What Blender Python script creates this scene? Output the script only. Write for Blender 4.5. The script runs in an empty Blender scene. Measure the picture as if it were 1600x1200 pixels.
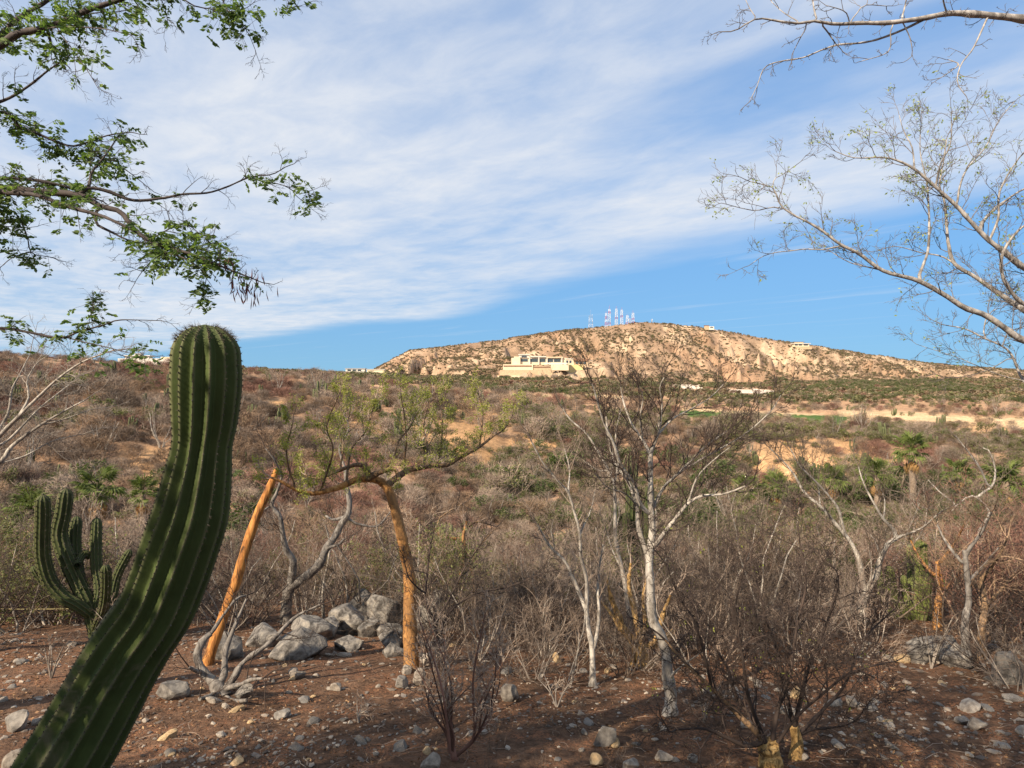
import bpy, math, random
import numpy as np
from mathutils import Vector, Matrix
R = math.radians
scene = bpy.context.scene
COL = scene.collection

# ------------------------------------------------------------------ camera
F = 1000.0                      # focal length in photo pixels (photo 1600 x 1200)
cam_data = bpy.data.cameras.new('camera')
cam = bpy.data.objects.new('camera', cam_data)
COL.objects.link(cam)
cam.location = (0, 0, 0)        # the eye is the origin of the scene
cam.rotation_euler = (R(90), 0, 0)
cam_data.sensor_width = 36.0
cam_data.lens = 36.0 * F / 1600.0
cam_data.clip_start = 0.05
cam_data.clip_end = 20000
scene.camera = cam

# ------------------------------------------------------------------ light
SUN_AZ, SUN_EL = 225.0, 36.0    # compass degrees, clockwise from +Y (the view direction)
view = scene.view_settings
view.view_transform = 'Standard'
view.look = 'None'
view.gamma = 1.0
view.use_curve_mapping = False
view.exposure = 0.86

sun_data = bpy.data.lights.new('sun', 'SUN')
sun_data.energy = 5.0
sun_data.angle = R(0.55)
sun_data.color = (1.0, 0.83, 0.63)
sun = bpy.data.objects.new('sun', sun_data)
COL.objects.link(sun)
sdir = Vector((math.sin(R(SUN_AZ)) * math.cos(R(SUN_EL)), math.cos(R(SUN_AZ)) * math.cos(R(SUN_EL)), math.sin(R(SUN_EL))))
sun.rotation_euler = sdir.to_track_quat('Z', 'Y').to_euler()
sun.location = sdir * 50

world = bpy.data.worlds.new('World')
scene.world = world
world.use_nodes = True
def build_world():
    nt = world.node_tree; N = nt.nodes; L = nt.links
    N.clear()
    out = N.new('ShaderNodeOutputWorld'); bg = N.new('ShaderNodeBackground')
    bg.inputs['Strength'].default_value = 0.125
    L.new(bg.outputs[0], out.inputs[0])
    sky = N.new('ShaderNodeTexSky'); sky.sky_type = 'NISHITA'; sky.sun_disc = False
    sky.sun_elevation = R(SUN_EL); sky.sun_rotation = R(SUN_AZ)
    sky.altitude = 300; sky.air_density = 1.0; sky.dust_density = 0.0; sky.ozone_density = 4.0
    def math_(op, a, b=None, c=None, clamp=False):
        n = N.new('ShaderNodeMath'); n.operation = op; n.use_clamp = clamp
        for i, v in enumerate((a, b, c)):
            if v is None: continue
            if isinstance(v, (int, float)): n.inputs[i].default_value = v
            else: L.new(v, n.inputs[i])
        return n.outputs[0]
    def smooth(v, a, b):
        n = N.new('ShaderNodeMapRange'); n.interpolation_type = 'SMOOTHSTEP'
        L.new(v, n.inputs['Value']); n.inputs['From Min'].default_value = a; n.inputs['From Max'].default_value = b
        return n.outputs[0]
    tc = N.new('ShaderNodeTexCoord'); sp = N.new('ShaderNodeSeparateXYZ'); L.new(tc.outputs['Generated'], sp.inputs[0])
    zl = math_('ADD', math_('MULTIPLY', math_('MAXIMUM', sp.outputs[2], 0.0), 0.9), 0.11)   # keep out of the yellow murk at the very horizon
    vd = N.new('ShaderNodeCombineXYZ'); L.new(sp.outputs[0], vd.inputs[0]); L.new(sp.outputs[1], vd.inputs[1]); L.new(zl, vd.inputs[2])
    vn = N.new('ShaderNodeVectorMath'); vn.operation = 'NORMALIZE'; L.new(vd.outputs[0], vn.inputs[0]); L.new(vn.outputs[0], sky.inputs[0])
    z = math_('MAXIMUM', sp.outputs[2], 0.02)
    x = math_('DIVIDE', sp.outputs[0], z); y = math_('DIVIDE', sp.outputs[1], z)
    along = math_('SUBTRACT', math_('MULTIPLY', x, 0.66), math_('MULTIPLY', y, 0.75))
    across = math_('ADD', x, math_('MULTIPLY', y, 0.9))
    def noise(sa, sc, scale, detail, rough, dist=0.0, off=0.0):
        cb = N.new('ShaderNodeCombineXYZ')
        L.new(math_('MULTIPLY', along, sa), cb.inputs[0]); L.new(math_('MULTIPLY', across, sc), cb.inputs[1]); cb.inputs[2].default_value = off
        n = N.new('ShaderNodeTexNoise'); n.inputs['Scale'].default_value = scale; n.inputs['Detail'].default_value = detail
        n.inputs['Roughness'].default_value = rough; n.inputs['Distortion'].default_value = dist
        L.new(cb.outputs[0], n.inputs['Vector']); return n.outputs['Fac']
    n_wave = noise(0.28, 0.5, 1.0, 4, 0.55, 0.3, 1.7)
    n_streak = noise(0.55, 1.35, 1.0, 7, 0.6, 0.35, 5.1)
    n_puff = noise(1.25, 1.5, 1.9, 8, 0.62, 0.3, 9.3)
    n_big = noise(0.35, 0.5, 0.9, 3, 0.5, 0.0, 13.2)
    s = math_('ADD', across, math_('MULTIPLY', math_('SUBTRACT', n_wave, 0.5), 2.3))
    reach = N.new('ShaderNodeMapRange'); L.new(along, reach.inputs['Value']); reach.inputs['From Min'].default_value = -3.0; reach.inputs['From Max'].default_value = -8.0
    veil = math_('SUBTRACT', 1.0, smooth(math_('SUBTRACT', s, math_('MULTIPLY', reach.outputs[0], 1.6)), 4.4, 6.3))
    # a clear lane between the two sheets of cirrus
    lane = math_('MULTIPLY', smooth(s, 2.4, 2.85), math_('SUBTRACT', 1.0, smooth(s, 2.95, 3.5)))
    lane = math_('MULTIPLY', lane, smooth(along, -1.9, -0.9))
    tex = math_('ADD', math_('MULTIPLY', smooth(n_streak, 0.24, 0.76), 0.22), math_('MULTIPLY', smooth(n_puff, 0.26, 0.76), 0.46))
    tex = math_('ADD', tex, math_('MULTIPLY', smooth(n_big, 0.36, 0.62), 0.40))
    dens = math_('MULTIPLY', veil, math_('ADD', math_('MULTIPLY', tex, 0.72), 0.26))
    dens = math_('MULTIPLY', dens, math_('SUBTRACT', 1.0, math_('MULTIPLY', lane, 0.75)))
    # thin wisps in the clear part
    n_wisp = noise(0.16, 1.1, 1.0, 6, 0.6, 0.5, 21.0)
    wisp = math_('MULTIPLY', smooth(n_wisp, 0.56, 0.80), 0.35)
    dens = math_('MAXIMUM', dens, wisp)
    dens = math_('MULTIPLY', dens, 1.0, clamp=True)
    hz = smooth(sp.outputs[2], 0.0, 0.09)
    dens = math_('MULTIPLY', dens, math_('ADD', math_('MULTIPLY', hz, 0.75), 0.25))
    # the camera's own tone curve: the bright band at the horizon is held back
    bw = N.new('ShaderNodeRGBToBW'); L.new(sky.outputs[0], bw.inputs[0])
    hold = math_('DIVIDE', 1.86, math_('ADD', 1.0, math_('MULTIPLY', bw.outputs[0], 0.62)))
    sc = N.new('ShaderNodeVectorMath'); sc.operation = 'SCALE'; L.new(sky.outputs[0], sc.inputs[0]); L.new(hold, sc.inputs['Scale'])
    hsv = N.new('ShaderNodeHueSaturation'); hsv.inputs['Saturation'].default_value = 1.03; L.new(sc.outputs[0], hsv.inputs['Color'])
    tint = hsv
    tn = N.new('ShaderNodeMix'); tn.data_type = 'RGBA'; tn.blend_type = 'MULTIPLY'; tn.inputs['Factor'].default_value = 1.0; tn.inputs['B'].default_value = (0.90, 1.07, 1.07, 1)
    mix = N.new('ShaderNodeMix'); mix.data_type = 'RGBA'
    L.new(dens, mix.inputs['Factor']); L.new(tint.outputs[0], tn.inputs['A']); L.new(tn.outputs['Result'], mix.inputs['A']); mix.inputs['B'].default_value = (3.6, 3.74, 3.98, 1)
    L.new(mix.outputs['Result'], bg.inputs['Color'])
build_world()

# ------------------------------------------------------------------ helpers: scene graph
def tag(o, label=None, cat=None, group=None, kind=None):
    if label: o['label'] = label
    if cat: o['category'] = cat
    if group: o['group'] = group
    if kind: o['kind'] = kind
    return o
def empty(name, loc, label=None, cat=None, group=None):
    o = bpy.data.objects.new(name, None); COL.objects.link(o)
    o.location = loc; o.empty_display_size = 0.2
    return tag(o, label, cat, group)
def link(name, mesh, parent=None, loc=None):
    o = bpy.data.objects.new(name, mesh); COL.objects.link(o)
    if parent is not None:
        o.parent = parent
        o.location = loc if loc is not None else -Vector(root_loc(parent))
    elif loc is not None: o.location = loc
    return o
def root_loc(o):
    v = Vector(o.location)
    while o.parent: o = o.parent; v += Vector(o.location)
    return v

# ------------------------------------------------------------------ helpers: meshes
class MB:
    """collects polygons (any size), later built as one mesh"""
    def __init__(s): s.v = []; s.q = []; s.t = []; s.mq = []; s.mt = []; s.n = 0; s.sq = []; s.st = []
    def add(s, v, q=None, t=None, m=0, smooth=True):
        v = np.asarray(v, float).reshape(-1, 3)
        if q is not None and len(q):
            q = np.asarray(q, int).reshape(-1, 4) + s.n; s.q.append(q); s.mq.append(np.full(len(q), m)); s.sq.append(np.full(len(q), smooth))
        if t is not None and len(t):
            t = np.asarray(t, int).reshape(-1, 3) + s.n; s.t.append(t); s.mt.append(np.full(len(t), m)); s.st.append(np.full(len(t), smooth))
        s.v.append(v); s.n += len(v); return s
    def mesh(s, name, mats):
        V = np.concatenate(s.v) if s.v else np.zeros((0, 3))
        Q = np.concatenate(s.q) if s.q else np.zeros((0, 4), int)
        T = np.concatenate(s.t) if s.t else np.zeros((0, 3), int)
        me = bpy.data.meshes.new(name)
        me.vertices.add(len(V)); me.vertices.foreach_set('co', V.ravel().astype(np.float32))
        me.loops.add(Q.size + T.size); me.loops.foreach_set('vertex_index', np.concatenate([Q.ravel(), T.ravel()]).astype(np.int32))
        me.polygons.add(len(Q) + len(T))
        st = np.concatenate([np.arange(len(Q)) * 4, Q.size + np.arange(len(T)) * 3])
        me.polygons.foreach_set('loop_start', st.astype(np.int32))
        mi = np.concatenate(s.mq + s.mt) if (s.mq or s.mt) else np.zeros(0)
        sm = np.concatenate(s.sq + s.st) if (s.sq or s.st) else np.zeros(0)
        for m in (mats if isinstance(mats, (list, tuple)) else [mats]): me.materials.append(m)
        me.polygons.foreach_set('material_index', mi.astype(np.int32))
        me.polygons.foreach_set('use_smooth', sm.astype(bool))
        me.update(calc_edges=True); me.validate()
        return me
    def build(s, name, mats, parent=None, loc=None): return link(name, s.mesh(name, mats), parent, loc)
    def box(s, x0, x1, y0, y1, z0, z1, m=0, smooth=False):
        v = [(x, y, z) for z in (z0, z1) for y in (y0, y1) for x in (x0, x1)]
        q = [(0, 2, 3, 1), (4, 5, 7, 6), (0, 1, 5, 4), (2, 6, 7, 3), (0, 4, 6, 2), (1, 3, 7, 5)]
        return s.add(v, q, m=m, smooth=smooth)

def tubes_into(mb, paths, sides=4, m=0, cap=False):
    """paths: list of (pts n x 3, radii n); batched by number of points"""
    by = {}
    for p, r in paths: by.setdefault(len(p), []).append((p, r))
    a = np.arange(sides) / sides * 2 * np.pi
    ca, sa = np.cos(a), np.sin(a)
    for n, lst in by.items():
        P = np.array([p for p, _ in lst], float); Rr = np.array([r for _, r in lst], float)
        T = np.gradient(P, axis=1); T /= np.linalg.norm(T, axis=2, keepdims=True) + 1e-12
        avg = np.abs(T.mean(1)); k = np.argmin(avg, axis=1)
        ref = np.eye(3)[k][:, None, :]
        U = np.cross(T, np.broadcast_to(ref, T.shape)); U /= np.linalg.norm(U, axis=2, keepdims=True) + 1e-12
        W = np.cross(T, U)
        V = P[:, :, None, :] + Rr[:, :, None, None] * (U[:, :, None, :] * ca[None, None, :, None] + W[:, :, None, :] * sa[None, None, :, None])
        M = len(lst)
        base = (np.arange(M) * n * sides)[:, None, None]
        i = np.arange(n - 1)[None, :, None] * sides; j = np.arange(sides)[None, None, :]; j2 = (j + 1) % sides
        q = np.stack([base + i + j, base + i + j2, base + i + sides + j2, base + i + sides + j], -1).reshape(-1, 4)
        mb.add(V.reshape(-1, 3), q, m=m)
        if cap:
            for kk in range(M):
                o = kk * n * sides
                c = np.vstack([P[kk, -1] + T[kk, -1] * Rr[kk, -1] * .3, V[kk, -1]])
                mb.add(c, t=[(0, 1 + jj, 1 + (jj + 1) % sides) for jj in range(sides)], m=m)
    return mb

def norm(v):
    v = np.asarray(v, float); return v / (np.linalg.norm(v) + 1e-12)
def spline(P, n):
    """Catmull-Rom through rows of P (any width), n samples"""
    P = np.asarray(P, float)
    if len(P) == 2: return P[0] + (P[1] - P[0]) * np.linspace(0, 1, n)[:, None]
    d = np.r_[0, np.cumsum(np.linalg.norm(np.diff(P[:, :2], axis=0), axis=1) + 1e-9)]
    E = np.vstack([2 * P[0] - P[1], P, 2 * P[-1] - P[-2]])
    s = np.linspace(0, d[-1], n); k = np.clip(np.searchsorted(d, s, 'right') - 1, 0, len(P) - 2)
    t = ((s - d[k]) / (d[k + 1] - d[k]))[:, None]
    p0, p1, p2, p3 = E[k], E[k + 1], E[k + 2], E[k + 3]
    return 0.5 * (2 * p1 + (p2 - p0) * t + (2 * p0 - 5 * p1 + 4 * p2 - p3) * t ** 2 + (3 * p1 - p0 - 3 * p2 + p3) * t ** 3)

def grow(rng, p, d, L, r, lvl, P, out):
    """a bare branch that forks: out gets (points, radii, level)"""
    n = P['seg'][lvl]; pts = [np.asarray(p, float)]; d = norm(d)
    dirs = [d]
    for i in range(n):
        d = norm(d + rng.normal(0, P['wander'], 3) + np.array([0, 0, P['up'][lvl]]))
        pts.append(pts[-1] + d * L / n); dirs.append(d)
    tip = P.get('tip', 0.35)
    rad = r * (1 - (1 - tip) * np.linspace(0, 1, n + 1))
    out.append((np.array(pts), rad, lvl))
    if lvl < P['max']:
        nc = P['n'][lvl]; nc = int(rng.integers(max(1, nc - 1), nc + 2))
        for c in range(nc):
            t = P['t0'][lvl] + (1 - P['t0'][lvl]) * (c + rng.uniform(0.2, 1)) / nc
            k = min(int(t * n), n - 1); f = t * n - k; f = min(f, 1)
            q = pts[k] * (1 - f) + pts[k + 1] * f; dd = dirs[k + 1]
            a = R(rng.uniform(*P['ang'])); ax = norm(np.cross(dd, rng.normal(0, 1, 3)))
            nd = norm(dd * math.cos(a) + np.cross(ax, dd) * math.sin(a))
            grow(rng, q, nd, L * P['ratio'][lvl] * rng.uniform(0.65, 1.2) * (1.15 - 0.5 * t), max(r * (1 - (1 - tip) * t) * P.get('rr', 0.62), P['rmin']), lvl + 1, P, out)

def leaves_into(mb, C, size, rng, m=0, droop=0.3, aspect=0.42, up=None):
    """small folded leaves, one at each row of C"""
    C = np.asarray(C); n = len(C)
    if n == 0: return mb
    D = rng.normal(0, 1, (n, 3)); D[:, 2] -= droop; D /= np.linalg.norm(D, axis=1, keepdims=True)
    if up is not None: D = D * .6 + up; D /= np.linalg.norm(D, axis=1, keepdims=True)
    S = np.cross(D, rng.normal(0, 1, (n, 3))); S /= np.linalg.norm(S, axis=1, keepdims=True) + 1e-9
    Nn = np.cross(D, S)
    sz = (size * rng.uniform(0.6, 1.3, n))[:, None]
    V = np.stack([C, C + D * sz * .5 + S * sz * aspect * .5 + Nn * sz * .08, C + D * sz, C + D * sz * .5 - S * sz * aspect * .5 + Nn * sz * .08], 1)
    b = np.arange(n) * 4
    t = np.concatenate([np.stack([b, b + 1, b + 2], 1), np.stack([b, b + 2, b + 3], 1)])
    return mb.add(V.reshape(-1, 3), t=t, m=m, smooth=False)

# ------------------------------------------------------------------ helpers: noise
_perm = np.random.default_rng(7).permutation(4096)
_val = np.random.default_rng(8).uniform(-1, 1, 4096)
def vnoise(x, y, seed=0):
    x = np.asarray(x, float) + seed * 17.31; y = np.asarray(y, float) - seed * 9.77
    xi = np.floor(x).astype(int); yi = np.floor(y).astype(int); fx = x - xi; fy = y - yi
    fx = fx * fx * fx * (fx * (fx * 6 - 15) + 10); fy = fy * fy * fy * (fy * (fy * 6 - 15) + 10)
    h = lambda a, b: _val[_perm[(_perm[a & 4095] + b) & 4095]]
    return (h(xi, yi) * (1 - fx) + h(xi + 1, yi) * fx) * (1 - fy) + (h(xi, yi + 1) * (1 - fx) + h(xi + 1, yi + 1) * fx) * fy
def fbm(x, y, o=4, seed=0, g=0.5):
    s = 0; a = 1; t = 0
    for i in range(o):
        s = s + a * vnoise(x * 2 ** i, y * 2 ** i, seed + i); t += a; a *= g
    return s / t
def sstep(a, b, x):
    t = np.clip((x - a) / (b - a), 0, 1); return t * t * (3 - 2 * t)

# ------------------------------------------------------------------ helpers: materials
def new_mat(name):
    m = bpy.data.materials.new(name); m.use_nodes = True
    nt = m.node_tree; b = nt.nodes['Principled BSDF']
    b.inputs['Specular IOR Level'].default_value = 0.25
    return m, nt, b
def ramp(nt, fac, stops):
    r = nt.nodes.new('ShaderNodeValToRGB'); e = r.color_ramp.elements
    while len(e) < len(stops): e.new(0.5)
    for i, (p, c) in enumerate(stops): e[i].position = p; e[i].color = (*c, 1)
    nt.links.new(fac, r.inputs[0]); return r.outputs[0]
def tnoise(nt, scale, detail=5, rough=0.55, vec=None, dist=0.0):
    n = nt.nodes.new('ShaderNodeTexNoise'); n.inputs['Scale'].default_value = scale; n.inputs['Detail'].default_value = detail
    n.inputs['Roughness'].default_value = rough; n.inputs['Distortion'].default_value = dist
    if vec is not None: nt.links.new(vec, n.inputs['Vector'])
    return n.outputs['Fac']
def mixc(nt, fac, a, b, mode='MIX'):
    m = nt.nodes.new('ShaderNodeMix'); m.data_type = 'RGBA'; m.blend_type = mode
    for s, v in (('Factor', fac), ('A', a), ('B', b)):
        if isinstance(v, (int, float)): m.inputs[s].default_value = v
        elif isinstance(v, tuple): m.inputs[s].default_value = (*v[:3], 1)
        else: nt.links.new(v, m.inputs[s])
    return m.outputs['Result']
def coord(nt, scale=(1, 1, 1), kind='Object'):
    t = nt.nodes.new('ShaderNodeTexCoord'); mp = nt.nodes.new('ShaderNodeMapping'); mp.inputs['Scale'].default_value = scale
    nt.links.new(t.outputs[kind], mp.inputs[0]); return mp.outputs[0]
def bump(nt, b, h, strength=0.4, dist=0.02):
    n = nt.nodes.new('ShaderNodeBump'); n.inputs['Strength'].default_value = strength; n.inputs['Distance'].default_value = dist
    nt.links.new(h, n.inputs['Height']); nt.links.new(n.outputs[0], b.inputs['Normal'])
def rand(nt):
    return nt.nodes.new('ShaderNodeObjectInfo').outputs['Random']
def mottled(name, stops, scale=6.0, stretch=(1, 1, 1), rough=0.85, bumps=0.4, bdist=0.02, detail=6, vary=0.0, dist=0.3, spec=0.25, stain=None):
    """a colour ramp over noise, with relief; vary = brightness change from object to object"""
    m, nt, b = new_mat(name)
    n = tnoise(nt, scale, detail, 0.6, coord(nt, stretch), dist)
    c = ramp(nt, n, stops)
    if vary:
        r = rand(nt); c = mixc(nt, 1.0, c, ramp(nt, r, [(0, (1 - vary,) * 3), (1, (1 + vary,) * 3)]), 'MULTIPLY')
    if stain:   # broad weathered patches
        c = mixc(nt, ramp(nt, tnoise(nt, stain[1], 4, .6, coord(nt), .5), [(.46, (0, 0, 0)), (.62, (.8, .8, .8))]), c, stain[0])
    nt.links.new(c, b.inputs['Base Color']); b.inputs['Roughness'].default_value = rough
    b.inputs['Specular IOR Level'].default_value = spec
    if bumps: bump(nt, b, tnoise(nt, scale * 2.5, 6, 0.6, coord(nt, stretch), dist), bumps, bdist)
    return m
def leafy(name, c1, c2, c3=None, trans=0.35, vary=0.25):
    """leaf: colour differs from leaf clump to leaf clump, light comes through"""
    m, nt, b = new_mat(name)
    g = nt.nodes.new('ShaderNodeNewGeometry')
    c = ramp(nt, g.outputs['Random Per Island'], [(0, c1), (0.6, c2), (1, c3 or c2)])
    if vary: c = mixc(nt, 1.0, c, ramp(nt, rand(nt), [(0, (1 - vary,) * 3), (1, (1 + vary,) * 3)]), 'MULTIPLY')
    nt.links.new(c, b.inputs['Base Color']); b.inputs['Roughness'].default_value = 0.6
    tr = nt.nodes.new('ShaderNodeBsdfTranslucent'); nt.links.new(mixc(nt, 1.0, c, (1.3, 1.4, .7), 'MULTIPLY'), tr.inputs[0])
    ms = nt.nodes.new('ShaderNodeMixShader'); ms.inputs[0].default_value = trans
    nt.links.new(b.outputs[0], ms.inputs[1]); nt.links.new(tr.outputs[0], ms.inputs[2])
    nt.links.new(ms.outputs[0], nt.nodes['Material Output'].inputs['Surface'])
    return m
# ================================================================== terrain
# height of the land, from cross-sections (distance in metres, height relative to the eye)
_sections = [
 (-1.30, [(30, -9), (45, -11), (60, -8), (90, -2), (140, 6), (200, 11), (300, 14), (600, 16), (3000, 10)]),
 (-0.75, [(25, -8.3), (42, -12), (60, -10.6), (75, -9), (100, -5), (140, 1.2), (185, 6.9), (230, 8.5), (300, 9), (600, 10), (3000, 10)]),
 (-0.55, [(25, -8.3), (44, -12), (60, -11), (78, -9.2), (100, -5.5), (140, -0.4), (200, 4.2), (300, 6.4), (600, 10), (3000, 10)]),
 (-0.30, [(25, -8.3), (45, -12.4), (65, -12.6), (85, -10.2), (110, -6), (150, -2.2), (220, 2.2), (300, 4.6), (600, 8), (3000, 10)]),
 (-0.10, [(25, -8.3), (45, -13), (70, -14.3), (90, -12), (112, -6.6), (160, -5), (230, -5), (350, -3), (560, 4), (3000, 10)]),
 ( 0.10, [(25, -8.3), (50, -15), (75, -17), (95, -14.8), (118, -10), (170, -8), (250, -7.5), (400, -6), (600, 1), (3000, 10)]),
 ( 0.30, [(25, -8.3), (50, -16), (80, -19), (105, -16.2), (128, -12), (180, -9.5), (250, -10), (350, -9), (500, -5), (700, 0), (3000, 10)]),
 ( 0.50, [(25, -8.0), (50, -16), (85, -20), (112, -16.8), (132, -11.6), (190, -10.5), (260, -11), (350, -10), (550, -5), (750, 3), (3000, 10)]),
 ( 0.80, [(25, -7.8), (50, -15), (90, -20), (118, -17), (150, -13), (200, -12), (270, -12), (400, -9), (600, -2), (800, 7), (3000, 10)]),
 ( 1.30, [(25, -7.8), (50, -15), (90, -20), (118, -17), (150, -13), (200, -12), (270, -12), (400, -9), (600, -2), (800, 7), (3000, 10)]),
]
_skyline = np.array([(300, 603), (480, 598), (540, 593), (575, 586), (600, 573), (640, 551), (720, 542), (780, 536), (850, 523), (920, 517), (1000, 508), (1050, 511),
                     (1110, 517), (1200, 534), (1300, 549), (1400, 564), (1480, 575), (1600, 583), (1750, 588), (2100, 595)], float)
HILL_D = 1200.0
_lg = np.linspace(math.log(0.5), math.log(9000), 500)
def _gs(a, s, ax):
    k = np.exp(-0.5 * (np.arange(-4 * s, 4 * s + 1) / s) ** 2); k /= k.sum()
    pad = [(0, 0)] * a.ndim; pad[ax] = (4 * s, 4 * s)
    return np.apply_along_axis(lambda v: np.convolve(v, k, 'valid'), ax, np.pad(a, pad, mode='edge'))
_tu = np.linspace(-1.3, 1.3, 131)
def _table():
    rows = []
    for u, pts in _sections:
        edge = 13.0 if u < 0.35 else 15.5
        d = [0.4, edge] + [p[0] for p in pts]; zz = [-1.7 - .2 * .4, -1.7 - .2 * edge] + [p[1] for p in pts]
        dd = np.exp(_lg); near = -1.7 - .2 * dd
        z = np.interp(_lg, np.log(d), zz); z = np.where(dd < edge, near, z)
        rows.append(z)
    rows = np.array(rows); us = np.array([s[0] for s in _sections])
    T = np.array([np.interp(_tu, us, rows[:, k]) for k in range(len(_lg))]).T
    T = _gs(T, 4, 0); T2 = _gs(T, 3, 1)
    return np.where(np.exp(_lg)[None] < 9, T, T2)
_T = _table()
def base_height(x, y):
    y = np.asarray(y, float); x = np.asarray(x, float)
    d = np.maximum(y, 0.55); u = np.clip(x / d, -1.3, 1.3)
    fu = (u + 1.3) / 2.6 * 130; fd = (np.log(np.clip(d, .5, 8999)) - _lg[0]) / (_lg[-1] - _lg[0]) * 499
    i = np.clip(fu.astype(int), 0, 129); j = np.clip(fd.astype(int), 0, 498); a = fu - i; b = fd - j
    return (_T[i, j] * (1 - a) + _T[i + 1, j] * a) * (1 - b) + (_T[i, j + 1] * (1 - a) + _T[i + 1, j + 1] * a) * b
def hz(x, y):
    """height of the land at x, y"""
    x = np.asarray(x, float); y = np.asarray(y, float); d = np.maximum(y, 0.55); r = np.hypot(x, y)
    z = base_height(x, y)
    # the antenna hill
    px = 800 + np.clip(x / d, -1.4, 1.4) * 1000
    crest = (600 - np.interp(px, _skyline[:, 0], _skyline[:, 1])) / 1000 * HILL_D + 5.0
    foot = np.interp(px, [560, 700, 850, 1000, 1300, 1600], [700, 620, 600, 650, 700, 760])
    t = np.clip((d - foot) / (HILL_D - foot), 0, 1)
    zf = base_height(x, np.where(d > foot, foot, d))
    rise = np.where(d < HILL_D, t * (0.45 + 0.95 * t - 0.4 * t * t), 1.0)
    back = sstep(HILL_D, 2100, d)
    gul = 1 - np.abs(fbm(x / 62 + fbm(y / 150, x / 90, 3, 31) * 1.5, y / 330, 4, 11, .55)) * 2.0
    zh = zf + (crest - zf) * rise * (1 - .8 * back)
    zh = zh - 34 * np.clip(1 - gul, 0, 1.2) * np.sin(np.pi * np.clip(t, 0, 1)) ** .8 * sstep(5, 50, crest)
    zh = zh + 2.4 * fbm(x / 30, y / 50, 4, 15) * t
    z = np.where(d > foot, zh, z)
    # roughness at every distance
    z = z + 0.022 * fbm(x / .3, y / .3, 3, 5) * sstep(40, 14, r) + 0.035 * fbm(x / .9, y / .9, 4, 3) * sstep(200, 60, r) + 0.10 * fbm(x / 3.5, y / 3.5, 3, 4) * sstep(4, 9, r)
    er = 1 - 2 * np.abs(fbm(x / 16, y / 22, 4, 21))
    z = z + 1.9 * er * sstep(38, 62, d) * sstep(330, 140, d)
    z = z + 1.2 * fbm(x / 60, y / 60, 4, 23) * sstep(120, 260, d) * sstep(900, 600, d)
    return z
def P3(px, py, d):
    """point seen at photo pixel px, py and d metres ahead"""
    return np.array([(px - 800) / F * d, d, (600 - py) / F * d])
_gd = np.exp(np.linspace(math.log(2.2), math.log(1500), 1600))
def on_ground(px, py, dmin=2.2):
    """where the line of sight through a pixel meets the land"""
    dd = _gd[_gd >= dmin]
    x = (px - 800) / F * dd; z = (600 - py) / F * dd
    g = hz(x, dd); k = np.argmax(z <= g)
    if not (z <= g).any(): k = len(dd) - 1
    d = dd[k]; return np.array([(px - 800) / F * d, d, float(hz((px - 800) / F * d, d))])

def px_of(x, y, z):
    return 800 + x / np.maximum(y, .3) * 1000, 600 - z / np.maximum(y, .3) * 1000

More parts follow.
